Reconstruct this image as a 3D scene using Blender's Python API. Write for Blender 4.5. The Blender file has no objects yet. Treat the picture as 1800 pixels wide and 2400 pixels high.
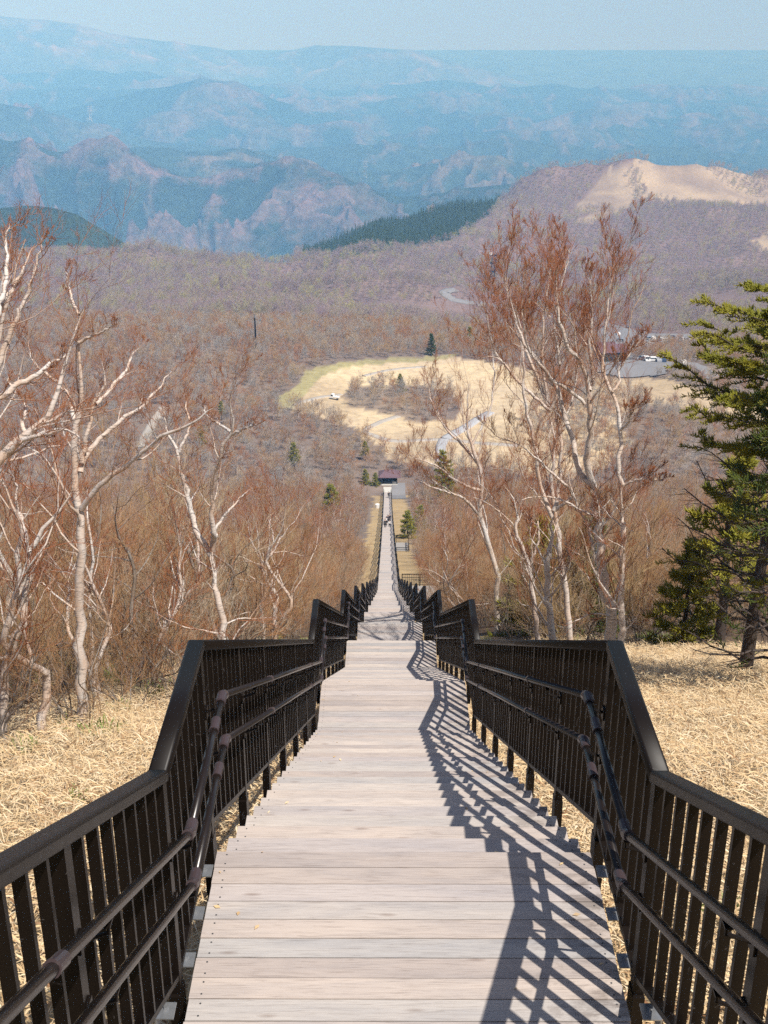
import bpy, math, random
import numpy as np
from mathutils import Matrix, Vector, Euler

# ------------------------------------------------------------------ camera, sky, sun, exposure
SC = bpy.context.scene
COL = SC.collection
PITCH = math.radians(23.35)
FPX = 2850.0
YAW = math.radians(0.16)
CAM = np.array([-0.085, 0.0, 0.0])
cd = bpy.data.cameras.new('camera'); cam = bpy.data.objects.new('camera', cd); COL.objects.link(cam)
cam.location = CAM; cam.rotation_euler = (math.pi/2 - PITCH, 0, YAW)
cd.sensor_fit = 'VERTICAL'; cd.sensor_height = 24.0; cd.lens = FPX/2400*24.0
cd.clip_start = 0.1; cd.clip_end = 200000
SC.camera = cam
SUN_DIR = np.array([-0.395, 0.46, -1.0]); SUN_DIR /= np.linalg.norm(SUN_DIR)
SUN_EL = math.asin(-SUN_DIR[2]); 
w = bpy.data.worlds.new('World'); SC.world = w; w.use_nodes = True
wn = w.node_tree; wn.nodes.clear()
wo = wn.nodes.new('ShaderNodeOutputWorld'); wb = wn.nodes.new('ShaderNodeBackground')
sky = wn.nodes.new('ShaderNodeTexSky'); sky.sky_type = 'NISHITA'; sky.sun_disc = False
sky.sun_elevation = SUN_EL
sky.sun_rotation = math.atan2(-SUN_DIR[0], -SUN_DIR[1])
sky.altitude = 1300; sky.dust_density = 4.0; sky.ozone_density = 0.4; sky.air_density = 1.0
# the sky goes on below the eye-level plane with its horizon colour (ground is never seen there: mountains cover it)
tc = wn.nodes.new('ShaderNodeTexCoord'); sx = wn.nodes.new('ShaderNodeSeparateXYZ'); mx = wn.nodes.new('ShaderNodeMath'); cx = wn.nodes.new('ShaderNodeCombineXYZ')
mx.operation = 'MAXIMUM'; mx.inputs[1].default_value = 0.015
wn.links.new(tc.outputs['Generated'], sx.inputs[0]); wn.links.new(sx.outputs[0], cx.inputs[0]); wn.links.new(sx.outputs[1], cx.inputs[1])
wn.links.new(sx.outputs[2], mx.inputs[0]); wn.links.new(mx.outputs[0], cx.inputs[2]); wn.links.new(cx.outputs[0], sky.inputs[0])
wb.inputs[1].default_value = 0.098
wn.links.new(sky.outputs[0], wb.inputs[0]); wn.links.new(wb.outputs[0], wo.inputs[0])
sl = bpy.data.lights.new('sun', 'SUN'); sl.energy = 5.0; sl.angle = math.radians(0.5); sl.color = (1.0, 0.945, 0.865)
so = bpy.data.objects.new('sun', sl); COL.objects.link(so)
so.rotation_euler = Vector(SUN_DIR.tolist()).to_track_quat('-Z', 'Y').to_euler()
SC.view_settings.view_transform = 'Standard'; SC.view_settings.look = 'None'
SC.view_settings.exposure = 0.14; SC.view_settings.gamma = 1.0; SC.view_settings.use_curve_mapping = False
SC.cycles.use_denoising = False; SC.cycles.max_bounces = 5; SC.cycles.diffuse_bounces = 3; SC.cycles.glossy_bounces = 2
SC.cycles.transmission_bounces = 2; SC.cycles.volume_bounces = 3; SC.cycles.transparent_max_bounces = 4
SC.cycles.caustics_reflective = False; SC.cycles.caustics_refractive = False
HAZE_DENSITY = 1.6e-4
HAZE_COLOR = (0.225, 0.55, 1.0)
HAZE_ABS = (0.87, 0.87, 0.87)
HAZE_ANISO = -0.45

rng = np.random.default_rng(7); random.seed(7)

# ------------------------------------------------------------------ helpers
def new_obj(name, me, parent=None, loc=None):
    o = bpy.data.objects.new(name, me); COL.objects.link(o)
    if loc is not None: o.location = loc
    if parent is not None: o.parent = parent
    return o
def tag(o, label=None, cat=None, group=None, kind=None):
    if label: o['label'] = label
    if cat: o['category'] = cat
    if group: o['group'] = group
    if kind: o['kind'] = kind
    return o
def mesh_np(name, V, F, mats=(), smooth=False, midx=None, attrs=None):
    """V (n,3); F (m,k) one polygon size"""
    me = bpy.data.meshes.new(name)
    V = np.ascontiguousarray(V, dtype=np.float32); F = np.ascontiguousarray(F, dtype=np.int32)
    me.vertices.add(len(V)); me.vertices.foreach_set('co', V.ravel())
    m, k = F.shape
    me.loops.add(m*k); me.loops.foreach_set('vertex_index', F.ravel())
    me.polygons.add(m); me.polygons.foreach_set('loop_start', np.arange(0, m*k, k, dtype=np.int32))
    if smooth: me.polygons.foreach_set('use_smooth', np.ones(m, dtype=bool))
    for mt in mats: me.materials.append(mt)
    if midx is not None: me.polygons.foreach_set('material_index', np.asarray(midx, dtype=np.int32))
    if attrs:
        for an, av in attrs.items():
            av = np.asarray(av, dtype=np.float32)
            if av.ndim == 1:
                a = me.attributes.new(an, 'FLOAT', 'POINT'); a.data.foreach_set('value', av)
            else:
                a = me.attributes.new(an, 'FLOAT_COLOR', 'POINT')
                c = np.ones((len(av), 4), np.float32); c[:, :3] = av; a.data.foreach_set('color', c.ravel())
    me.update(calc_edges=True)
    return me
class MB:
    """mesh builder of boxes, prisms, tubes"""
    def __init__(s): s.v = []; s.f = []; s.mi = []
    def add(s, vs, fs, mi=0):
        b = len(s.v); s.v.extend([tuple(map(float, p)) for p in vs]); s.f.extend([tuple(b+i for i in f) for f in fs]); s.mi.extend([mi]*len(fs))
    def box(s, c, d, mi=0, rz=0.0):
        x, y, z = d[0]/2, d[1]/2, d[2]/2; cr, sr = math.cos(rz), math.sin(rz)
        P = [(-x,-y,-z),(x,-y,-z),(x,y,-z),(-x,y,-z),(-x,-y,z),(x,-y,z),(x,y,z),(-x,y,z)]
        s.add([(c[0]+p[0]*cr-p[1]*sr, c[1]+p[0]*sr+p[1]*cr, c[2]+p[2]) for p in P],
              [(0,3,2,1),(4,5,6,7),(0,1,5,4),(1,2,6,5),(2,3,7,6),(3,0,4,7)], mi)
    def extrude(s, prof, a, b, mi=0):
        """profile list of (x,z) swept from a=(x,y,z) to b, ends in vertical planes"""
        n = len(prof); vs = [(a[0]+p[0], a[1], a[2]+p[1]) for p in prof]+[(b[0]+p[0], b[1], b[2]+p[1]) for p in prof]
        fs = [(i, (i+1) % n, n+(i+1) % n, n+i) for i in range(n)]
        fs.append(tuple(range(n-1, -1, -1))); fs.append(tuple(range(n, 2*n)))
        s.add(vs, fs, mi)
    def bar(s, a, b, r, n=8, r2=None, mi=0):
        a = Vector(a); b = Vector(b); d = (b-a)
        if d.length < 1e-6: return
        q = d.to_track_quat('Z', 'Y'); r2 = r if r2 is None else r2
        vs = []
        for (p, rr) in ((a, r), (b, r2)):
            for i in range(n):
                t = 2*math.pi*i/n; vs.append(p + q @ Vector((rr*math.cos(t), rr*math.sin(t), 0)))
        fs = [(i, (i+1) % n, n+(i+1) % n, n+i) for i in range(n)]
        fs.append(tuple(range(n-1, -1, -1))); fs.append(tuple(range(n, 2*n)))
        s.add(vs, fs, mi)
    def mesh(s, name, mats, smooth=False):
        me = bpy.data.meshes.new(name); me.from_pydata(s.v, [], s.f)
        for m in mats: me.materials.append(m)
        me.polygons.foreach_set('material_index', s.mi)
        if smooth: me.polygons.foreach_set('use_smooth', [True]*len(s.f))
        me.update(); return me
    def build(s, name, mats, parent=None, loc=None, smooth=False):
        if not isinstance(mats, (list, tuple)): mats = [mats]
        return new_obj(name, s.mesh(name, mats, smooth), parent, loc)
def bevel(o, wd=0.004, seg=2):
    m = o.modifiers.new('bevel', 'BEVEL'); m.width = wd; m.segments = seg; m.limit_method = 'ANGLE'; return o

# ------------------------------------------------------------------ numpy noise
_perm = np.random.default_rng(11).permutation(1024)
_val = np.random.default_rng(12).random(1024)*2-1
def vnoise(x, y):
    xi = np.floor(x).astype(np.int64); yi = np.floor(y).astype(np.int64)
    fx = x-xi; fy = y-yi; fx = fx*fx*fx*(fx*(fx*6-15)+10); fy = fy*fy*fy*(fy*(fy*6-15)+10)
    def h(a, b): return _val[_perm[(_perm[a & 1023] + b) & 1023]]
    return (h(xi, yi)*(1-fx)+h(xi+1, yi)*fx)*(1-fy) + (h(xi, yi+1)*(1-fx)+h(xi+1, yi+1)*fx)*fy
def fbm(x, y, o=4, g=0.5):
    s = 0; a = 1.0; t = 0
    for i in range(o):
        s = s + a*vnoise(x*2**i+17.3*i, y*2**i-9.1*i); t += a; a *= g
    return s/t
def ridged(x, y, o=4, g=0.55):
    s = 0; a = 1.0; t = 0; wgt = 1.0
    for i in range(o):
        n = 1-np.abs(vnoise(x*2**i+31.7*i, y*2**i+5.3*i)); n = n*n*wgt
        s = s + a*n; t += a; a *= g; wgt = np.clip(n*1.6, 0, 1)
    return s/t

# ------------------------------------------------------------------ pixels and rays (photo is 1800 x 2400)
def row_slope(py):                       # drop per metre forward seen at photo row py
    return np.tan(PITCH - np.arctan((1200-np.asarray(py, float))/FPX))
Rcam = np.array(Euler((math.pi/2-PITCH, 0, YAW)).to_matrix())
def ray(px, py):
    d = Rcam @ np.array([(px-900)/FPX, -(py-1200)/FPX, -1.0]); return d
def project(P):
    P = np.asarray(P, float); q = (P-CAM) @ Rcam      # = R^T (P-C)
    z = np.maximum(-q[..., 2], 1e-3)
    return 900+FPX*q[..., 0]/z, 1200-FPX*q[..., 1]/z, -q[..., 2]

# ------------------------------------------------------------------ the stair profile
SEG = []                                # (kind, y0, z0, y1, z1, run, rise, n)
y, z = -3.78, -3.879+21*0.202
SEG.append(('landing', y-1.42, z, y, z))
LAND = [(y-1.42, y, z)]
TREADS = []                             # (y0, y1, z) horizontal surfaces
def flight(n, run, rise, landing):
    global y, z
    y0 = y
    for i in range(n):
        z -= rise; TREADS.append((y, y+run, z)); y += run
    z -= rise; LAND.append((y, y+landing, z)); y += landing
for i in range(11): flight(20, 0.358, 0.202, 1.42)       # steep upper part
Y_STEEP = y
while y < 146: flight(20, 0.395, 0.176, 1.5)
while y < 200: flight(20, 0.42, 0.178, 1.5)
while y < 292: flight(20, 0.45, 0.178, 1.6)
Y_END, Z_END = y, z
# path of the rails: bends a little beyond the landing edges
PATH = []
for (a, b, zz) in LAND:
    PATH += [(a+0.54, zz), (b+0.14, zz)]
PATH[0] = (LAND[0][0], LAND[0][2]); PATH[-1] = (LAND[-1][1]-0.2, LAND[-1][2])
PY = np.array([p[0] for p in PATH]); PZ = np.array([p[1] for p in PATH])
def path_z(yy): return float(np.interp(yy, PY, PZ))

# ------------------------------------------------------------------ terrain height
gy = [-40.0]+[0.5*(a+b) for a, b, _ in LAND]; gz = [LAND[0][2]+14.0]+[zz-0.62 for _, _, zz in LAND]
gy += [Y_END+2, Y_END+14, 330, 360, 400, 440, 480]
def hz(d, row): return -d*float(row_slope(row))
gz += [Z_END-0.15, Z_END-0.2, Z_END-1.6, Z_END-3.6, Z_END-6.4, Z_END-9.3, hz(480, 828)]
gy = np.array(gy); gz = np.array(gz)
UC = np.array([-0.7, -0.30, -0.16, -0.10, -0.07, 0.0, 0.07, 0.13, 0.20, 0.31, 0.7])
DD = np.array([480, 600, 800, 1000, 1300, 1600, 1900, 2150, 2500, 3000.])
ROWS = {  # rows of the photo at each distance, for each column; numbers above 3000 mean metres of drop below the previous
 480: [815, 820, 820, 825, 828, 828, 838, 845, 850, 860, 870],
 600: [760, 765, 765, 768, 772, 775, 792, 800, 808, 812, 815],
 800: [690, 695, 705, 712, 714, 712, 740, 742, 742, 745, 750],
 1000:[640, 645, 655, 668, 670, 662, 690, 694, 696, 692, 690],
 1300:[580, 590, 600, 632, 626, 606, 640, 642, 644, 640, 640],
 1600:[655, 665, 675, 690, 610, 560, 562, 564, 566, 566, 570],
 1900:[720, 730, 740, 750, 594, 512, 452, 450, 470, 480, 480],
 2150:[780, 780, 780, 790, 680, 580, 500, 402, 378, 418, 420],
 2500:[830, 830, 830, 840, 760, 670, 600, 500, 460, 440, 440],
 3000:[840, 840, 840, 850, 800, 760, 700, 620, 560, 540, 540]}
HT = np.array([[-d*float(row_slope(r)) for r in ROWS[int(d)]] for d in DD])
def smoothstep(a, b, x): t = np.clip((x-a)/(b-a), 0, 1); return t*t*(3-2*t)
def T(x, y, detail=True):
    x = np.asarray(x, float); y = np.asarray(y, float)
    zc = np.interp(y, gy, gz)
    lat = np.where(x > 1.6, (x-1.6), 0.0); latl = np.where(x < -1.6, -x-1.6, 0.0)
    near = 1-smoothstep(60, 140, y)
    zc = zc + near*(0.085*np.minimum(lat, 14)) - near*0.02*np.minimum(latl, 20)
    side = smoothstep(3, 14, np.abs(x))
    amp = np.clip(np.abs(y)*0.006, 0.12, 2.2)*side
    zc = zc + amp*fbm(x*0.035+3, y*0.03, 3) + 0.05*fbm(x*0.9, y*0.9, 3)*(1-smoothstep(40, 80, y))*smoothstep(1.2, 2.2, np.abs(x))
    # the hills beyond the plateau
    u = x/np.maximum(y, 50.0)
    ui = np.clip(np.interp(u, UC, np.arange(len(UC))), 0, len(UC)-1.0001); di = np.clip(np.interp(y, DD, np.arange(len(DD))), 0, len(DD)-1.0001)
    ua = ui.astype(int); da = di.astype(int); fu = ui-ua; fd = di-da; fu = fu*fu*(3-2*fu)
    zf = (HT[da, ua]*(1-fu)+HT[da, ua+1]*fu)*(1-fd) + (HT[da+1, ua]*(1-fu)+HT[da+1, ua+1]*fu)*fd
    zf = np.where(y > 3000, zf-(y-3000)*0.3, zf)
    am = smoothstep(520, 900, y)*np.clip(y*0.024, 0, 40)
    zf = zf + am*(ridged(x*0.0045+2, y*0.0035, 4)-0.55) + smoothstep(600, 1000, y)*3*fbm(x*0.02, y*0.02, 3)
    t = smoothstep(455, 500, y)
    return zc*(1-t)+zf*t
def at(px, py, dmin=4.0, dmax=3200.0):
    d = ray(px, py); n = 1400
    ts = np.exp(np.linspace(math.log(dmin), math.log(dmax), n))
    P = CAM+d[None, :]*ts[:, None]
    below = P[:, 2] < T(P[:, 0], P[:, 1])
    if not below.any(): i = n-1; return P[i]
    i = int(np.argmax(below)); i0 = max(i-1, 0)
    lo, hi = ts[i0], ts[i]
    for _ in range(14):
        m = 0.5*(lo+hi); p = CAM+d*m
        if p[2] < float(T(p[0], p[1])): hi = m
        else: lo = m
    p = CAM+d*hi; p[2] = float(T(p[0], p[1])); return p
def in_poly(px, py, poly):
    inside = np.zeros(np.shape(px), bool); n = len(poly)
    for i in range(n):
        x1, y1 = poly[i]; x2, y2 = poly[(i+1) % n]
        if y1 == y2: continue
        c = ((y1 > py) != (y2 > py)) & (px < (x2-x1)*(py-y1)/(y2-y1)+x1)
        inside ^= c
    return inside

# ------------------------------------------------------------------ materials
def mat(name): 
    m = bpy.data.materials.new(name); m.use_nodes = True; n = m.node_tree
    b = n.nodes['Principled BSDF']; return m, n, b
def N(n, t, **k):
    nd = n.nodes.new(t)
    for a, v in k.items():
        if a.startswith('i_'):
            key = a[2:]; nd.inputs[int(key) if key.isdigit() else key].default_value = v
        else: setattr(nd, a, v)
    return nd
def ramp(n, pts, interp='LINEAR'):
    r = n.nodes.new('ShaderNodeValToRGB'); r.color_ramp.interpolation = interp
    e = r.color_ramp.elements
    while len(e) < len(pts): e.new(0.5)
    for i, (p, c) in enumerate(pts): e[i].position = p; e[i].color = (*c, 1) if len(c) == 3 else c
    return r
def mix(n, fac, a, b, mode='MIX'):
    m = n.nodes.new('ShaderNodeMix'); m.data_type = 'RGBA'; m.blend_type = mode
    for sock, v in ((m.inputs[0], fac), (m.inputs[6], a), (m.inputs[7], b)):
        if isinstance(v, bpy.types.NodeSocket): n.links.new(v, sock)
        elif isinstance(v, (int, float)): sock.default_value = v
        else: sock.default_value = (*v, 1)
    return m.outputs[2]
def noise(n, scale, detail=4, rough=0.55, vec=None, dist=0.0):
    t = N(n, 'ShaderNodeTexNoise'); t.inputs['Scale'].default_value = scale; t.inputs['Detail'].default_value = detail
    t.inputs['Roughness'].default_value = rough; t.inputs['Distortion'].default_value = dist
    if vec is not None: n.links.new(vec, t.inputs['Vector'])
    return t.outputs['Fac']
def mapping(n, src, scale=(1, 1, 1), rot=(0, 0, 0), loc=(0, 0, 0)):
    m = N(n, 'ShaderNodeMapping'); m.inputs['Scale'].default_value = scale; m.inputs['Rotation'].default_value = rot; m.inputs['Location'].default_value = loc
    n.links.new(src, m.inputs['Vector']); return m.outputs[0]
def bump(n, b, h, strength=0.3, dist=0.01):
    bp = N(n, 'ShaderNodeBump'); bp.inputs['Strength'].default_value = strength; bp.inputs['Distance'].default_value = dist
    n.links.new(h, bp.inputs['Height']); n.links.new(bp.outputs[0], b.inputs['Normal'])
def simple(name, col, rough=0.6, metal=0.0, var=0.25, scale=6.0):
    m, n, b = mat(name)
    tcn = N(n, 'ShaderNodeTexCoord').outputs['Object']
    f = noise(n, scale, 4, 0.6, tcn)
    c = mix(n, f, tuple(x*(1-var) for x in col), tuple(min(1, x*(1+var)) for x in col))
    n.links.new(c, b.inputs['Base Color']); b.inputs['Roughness'].default_value = rough; b.inputs['Metallic'].default_value = metal
    return m

def wood_mat(name, per='object'):
    m, n, b = mat(name)
    tex = N(n, 'ShaderNodeTexCoord'); geo = N(n, 'ShaderNodeNewGeometry'); oi = N(n, 'ShaderNodeObjectInfo')
    pos = geo.outputs['Position']; rnd = oi.outputs['Random'] if per == 'object' else geo.outputs['Random Per Island']
    off = N(n, 'ShaderNodeVectorMath', operation='SCALE'); comb = N(n, 'ShaderNodeCombineXYZ')
    n.links.new(rnd, comb.inputs[0]); n.links.new(rnd, comb.inputs[2]); n.links.new(comb.outputs[0], off.inputs[0]); off.inputs['Scale'].default_value = 57.0
    add = N(n, 'ShaderNodeVectorMath', operation='ADD'); n.links.new(pos, add.inputs[0]); n.links.new(off.outputs[0], add.inputs[1])
    v = mapping(n, add.outputs[0], (1.3, 26, 10))
    grain = noise(n, 5.0, 7, 0.7, v, 0.6)
    v2 = mapping(n, add.outputs[0], (0.8, 5, 3)); blot = noise(n, 1.6, 4, 0.6, v2, 0.9)
    base = ramp(n, [(0.0, (0.43, 0.375, 0.345)), (0.2, (0.53, 0.46, 0.41)), (0.4, (0.445, 0.425, 0.41)), (0.6, (0.57, 0.505, 0.45)), (0.8, (0.48, 0.43, 0.41)), (1.0, (0.40, 0.385, 0.375))])
    n.links.new(rnd, base.inputs[0])
    g = ramp(n, [(0.30, (0.66, 0.63, 0.61)), (0.48, (0.97, 0.96, 0.95)), (0.72, (1.08, 1.08, 1.07))]); n.links.new(grain, g.inputs[0])
    c = mix(n, 1.0, base.outputs[0], g.outputs[0], 'MULTIPLY')
    g2 = ramp(n, [(0.3, (0.84, 0.85, 0.88)), (0.62, (1.05, 1.03, 1.01))]); n.links.new(blot, g2.inputs[0])
    c = mix(n, 1.0, c, g2.outputs[0], 'MULTIPLY')
    # knots
    vo = N(n, 'ShaderNodeTexVoronoi'); vo.inputs['Scale'].default_value = 1.0
    n.links.new(mapping(n, add.outputs[0], (2.2, 8.3, 1)), vo.inputs['Vector'])
    kr = ramp(n, [(0.03, (0.45, 0.36, 0.32)), (0.12, (1, 1, 1))]); n.links.new(vo.outputs['Distance'], kr.inputs[0])
    c = mix(n, 0.55, c, kr.outputs[0], 'MULTIPLY')
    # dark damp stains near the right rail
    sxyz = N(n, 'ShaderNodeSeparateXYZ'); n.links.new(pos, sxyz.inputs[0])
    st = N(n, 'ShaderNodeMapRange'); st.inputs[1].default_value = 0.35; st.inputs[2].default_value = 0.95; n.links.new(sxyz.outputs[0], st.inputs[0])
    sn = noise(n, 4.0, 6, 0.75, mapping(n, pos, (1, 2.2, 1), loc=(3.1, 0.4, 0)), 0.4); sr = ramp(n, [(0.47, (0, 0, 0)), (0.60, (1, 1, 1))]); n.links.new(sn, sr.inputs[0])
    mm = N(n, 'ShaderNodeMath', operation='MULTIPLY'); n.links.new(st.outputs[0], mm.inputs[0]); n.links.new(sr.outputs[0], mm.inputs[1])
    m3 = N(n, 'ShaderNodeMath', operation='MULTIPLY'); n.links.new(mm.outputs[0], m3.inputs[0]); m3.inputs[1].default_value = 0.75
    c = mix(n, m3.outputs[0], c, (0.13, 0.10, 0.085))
    n.links.new(c, b.inputs['Base Color'])
    rr = N(n, 'ShaderNodeMapRange'); rr.inputs[3].default_value = 0.42; rr.inputs[4].default_value = 0.68; n.links.new(grain, rr.inputs[0]); n.links.new(rr.outputs[0], b.inputs['Roughness'])
    b.inputs['Specular IOR Level'].default_value = 0.6
    bump(n, b, grain, 0.35, 0.004)
    return m
M_WOOD = wood_mat('weathered_deck_wood'); M_WOOD_I = wood_mat('weathered_deck_wood_far', 'island')

def metal_mat():
    m, n, b = mat('dark_brown_metal')
    pos = N(n, 'ShaderNodeNewGeometry').outputs['Position']
    f = noise(n, 3.0, 5, 0.6, pos); c = mix(n, f, (0.005, 0.0036, 0.003), (0.012, 0.008, 0.006))
    sc = noise(n, 9, 3, 0.5, mapping(n, pos, (1.5, 1, 1)), 2.5); r = ramp(n, [(0.70, (0, 0, 0)), (0.715, (1, 1, 1)), (0.72, (0, 0, 0))]); n.links.new(sc, r.inputs[0])
    c = mix(n, r.outputs[0], c, (0.12, 0.11, 0.11)); n.links.new(c, b.inputs['Base Color'])
    rr = N(n, 'ShaderNodeMapRange'); rr.inputs[3].default_value = 0.34; rr.inputs[4].default_value = 0.52; n.links.new(f, rr.inputs[0]); n.links.new(rr.outputs[0], b.inputs['Roughness'])
    b.inputs['Specular IOR Level'].default_value = 0.22
    return m
M_METAL = metal_mat()
M_TUBE = simple('dark_coated_tube', (0.016, 0.011, 0.009), 0.28)
M_SLEEVE = simple('brown_plastic_sleeve', (0.055, 0.038, 0.040), 0.38)
M_GALV = simple('galvanised_steel', (0.42, 0.43, 0.44), 0.42, 0.75, 0.35, 30)
M_NAIL = simple('nail_head', (0.10, 0.10, 0.105), 0.5, 0.4)

def ground_mat():
    m, n, b = mat('ground_cover')
    at_ = N(n, 'ShaderNodeAttribute', attribute_name='cover'); pos = N(n, 'ShaderNodeNewGeometry').outputs['Position']
    f1 = noise(n, 0.35, 6, 0.65, pos); f2 = noise(n, 14, 6, 0.75, pos); f3 = noise(n, 0.02, 5, 0.6, pos)
    r1 = ramp(n, [(0.28, (0.62, 0.60, 0.58)), (0.5, (0.95, 0.94, 0.92)), (0.72, (1.22, 1.2, 1.16))]); n.links.new(f1, r1.inputs[0])
    r2 = ramp(n, [(0.3, (0.55, 0.5, 0.45)), (0.5, (0.95, 0.95, 0.95)), (0.7, (1.25, 1.22, 1.15))]); n.links.new(f2, r2.inputs[0])
    r3 = ramp(n, [(0.3, (0.85, 0.84, 0.9)), (0.7, (1.12, 1.1, 1.04))]); n.links.new(f3, r3.inputs[0])
    c = mix(n, 0.8, at_.outputs['Color'], r1.outputs[0], 'MULTIPLY'); c = mix(n, 0.85, c, r2.outputs[0], 'MULTIPLY'); c = mix(n, 1.0, c, r3.outputs[0], 'MULTIPLY')
    n.links.new(c, b.inputs['Base Color']); b.inputs['Roughness'].default_value = 0.9; b.inputs['Specular IOR Level'].default_value = 0.15
    bump(n, b, f2, 0.6, 0.03)
    return m
M_GROUND = ground_mat()

def mountain_mat(name, pale, dark, patch_scale, patch_lo, patch_hi, tree=0.03, field=None, off=0.40):
    m, n, b = mat(name)
    pos = N(n, 'ShaderNodeNewGeometry').outputs['Position']
    p2 = mapping(n, pos, (1, 0.7, 1.6))
    ga = N(n, 'ShaderNodeAttribute', attribute_name='gully'); f0 = noise(n, patch_scale, 8, 0.68, p2, 0.4); gm = N(n, 'ShaderNodeMath', operation='MULTIPLY_ADD'); n.links.new(ga.outputs['Fac'], gm.inputs[0]); gm.inputs[1].default_value = -0.9; n.links.new(f0, gm.inputs[2]); ad = N(n, 'ShaderNodeMath', operation='ADD'); n.links.new(gm.outputs[0], ad.inputs[0]); ad.inputs[1].default_value = off; f = ad.outputs[0]; r = ramp(n, [(patch_lo, (0, 0, 0)), (patch_hi, (1, 1, 1))]); n.links.new(f, r.inputs[0])
    g = noise(n, tree, 8, 0.85, pos); g2 = noise(n, tree*0.16, 5, 0.65, pos)
    pr = ramp(n, [(0.36, tuple(c*0.45 for c in pale)), (0.5, pale), (0.64, tuple(min(1, c*1.6) for c in pale))]); n.links.new(g, pr.inputs[0])
    pg = ramp(n, [(0.38, (0.62, 0.78, 0.66)), (0.62, (1.25, 1.08, 1.05))]); n.links.new(g2, pg.inputs[0])
    dr = ramp(n, [(0.36, tuple(c*0.5 for c in dark)), (0.64, tuple(c*1.9 for c in dark))]); n.links.new(g, dr.inputs[0])
    c = mix(n, 1.0, pr.outputs[0], pg.outputs[0], 'MULTIPLY'); c = mix(n, r.outputs[0], c, dr.outputs[0])
    if False:
        ff = noise(n, patch_scale*2.3, 5, 0.5, mapping(n, pos, (1, 1, 1), loc=(900, 130, 0))); fr = ramp(n, [(0.66, (0, 0, 0)), (0.69, (1, 1, 1))]); n.links.new(ff, fr.inputs[0])
        c = mix(n, fr.outputs[0], c, field)
    n.links.new(c, b.inputs['Base Color']); b.inputs['Roughness'].default_value = 0.95; b.inputs['Specular IOR Level'].default_value = 0.05
    bump(n, b, g, 0.8, 1.2/tree*0.12)
    return m

def bark_mat(name, pale, peach, thin, band=(0.05, 0.04, 0.035)):
    m, n, b = mat(name)
    at_ = N(n, 'ShaderNodeAttribute', attribute_name='rad'); pos = N(n, 'ShaderNodeNewGeometry').outputs['Position']
    oi = N(n, 'ShaderNodeObjectInfo')
    f = noise(n, 2.6, 5, 0.65, mapping(n, pos, (1, 1, 0.5))); bd = noise(n, 9, 5, 0.7, mapping(n, pos, (0.8, 0.8, 6)))
    r = ramp(n, [(0.38, pale), (0.62, peach)]); n.links.new(f, r.inputs[0])
    br = ramp(n, [(0.54, (0, 0, 0)), (0.62, (1, 1, 1))]); n.links.new(bd, br.inputs[0])
    bm = N(n, 'ShaderNodeMath', operation='MULTIPLY'); bm.inputs[1].default_value = 0.7; n.links.new(br.outputs[0], bm.inputs[0])
    c = mix(n, bm.outputs[0], r.outputs[0], band)
    mr = N(n, 'ShaderNodeMapRange'); mr.inputs[1].default_value = 0.003; mr.inputs[2].default_value = 0.009; n.links.new(at_.outputs['Fac'], mr.inputs[0])
    c = mix(n, mr.outputs[0], thin, c); n.links.new(c, b.inputs['Base Color']); b.inputs['Roughness'].default_value = 0.75
    bump(n, b, bd, 0.5, 0.01)
    return m
M_BIRCH = bark_mat('pale_birch_bark', (0.68, 0.63, 0.585), (0.60, 0.44, 0.33), (0.27, 0.13, 0.075))
M_BARK = bark_mat('grey_brown_bark', (0.30, 0.27, 0.24), (0.20, 0.15, 0.11), (0.24, 0.13, 0.08))
M_PINEBARK = bark_mat('dark_conifer_bark', (0.055, 0.045, 0.038), (0.075, 0.05, 0.04), (0.06, 0.045, 0.03))

def twig_mat(name, cols, patch=0.06, island=False):
    """twig colour differs from tree to tree and in patches over the ground"""
    m, n, b = mat(name)
    oi = N(n, 'ShaderNodeObjectInfo'); f = noise(n, patch, 3, 0.55, oi.outputs['Location'])
    a = N(n, 'ShaderNodeMath', operation='MULTIPLY_ADD'); n.links.new(N(n, 'ShaderNodeNewGeometry').outputs['Random Per Island'] if island else oi.outputs['Random'], a.inputs[0]); a.inputs[1].default_value = 0.9 if island else 0.55; a.inputs[2].default_value = -0.45 if island else -0.27
    s = N(n, 'ShaderNodeMath', operation='ADD'); n.links.new(f, s.inputs[0]); n.links.new(a.outputs[0], s.inputs[1])
    k = len(cols); r = ramp(n, [(0.22+0.56*i/(k-1), c) for i, c in enumerate(cols)]); n.links.new(s.outputs[0], r.inputs[0])
    n.links.new(r.outputs[0], b.inputs['Base Color']); b.inputs['Roughness'].default_value = 0.7
    return m
M_TWIG_RED = twig_mat('red_brown_twigs', [(0.33, 0.115, 0.045), (0.28, 0.095, 0.038), (0.37, 0.15, 0.06)])
M_TWIG_TH = twig_mat('thicket_twigs', [(0.45, 0.36, 0.26), (0.39, 0.235, 0.115), (0.42, 0.175, 0.07), (0.46, 0.33, 0.16), (0.40, 0.19, 0.08), (0.48, 0.38, 0.26)], 0.07)
M_TWIG_FAR = twig_mat('far_woodland_twigs', [(0.40, 0.37, 0.20), (0.36, 0.27, 0.22), (0.40, 0.29, 0.31), (0.27, 0.20, 0.22), (0.42, 0.34, 0.28), (0.46, 0.43, 0.15)], 0.009)
M_TWIG_GREY = twig_mat('grey_twigs', [(0.34, 0.31, 0.28), (0.40, 0.37, 0.34), (0.33, 0.27, 0.22)])
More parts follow.
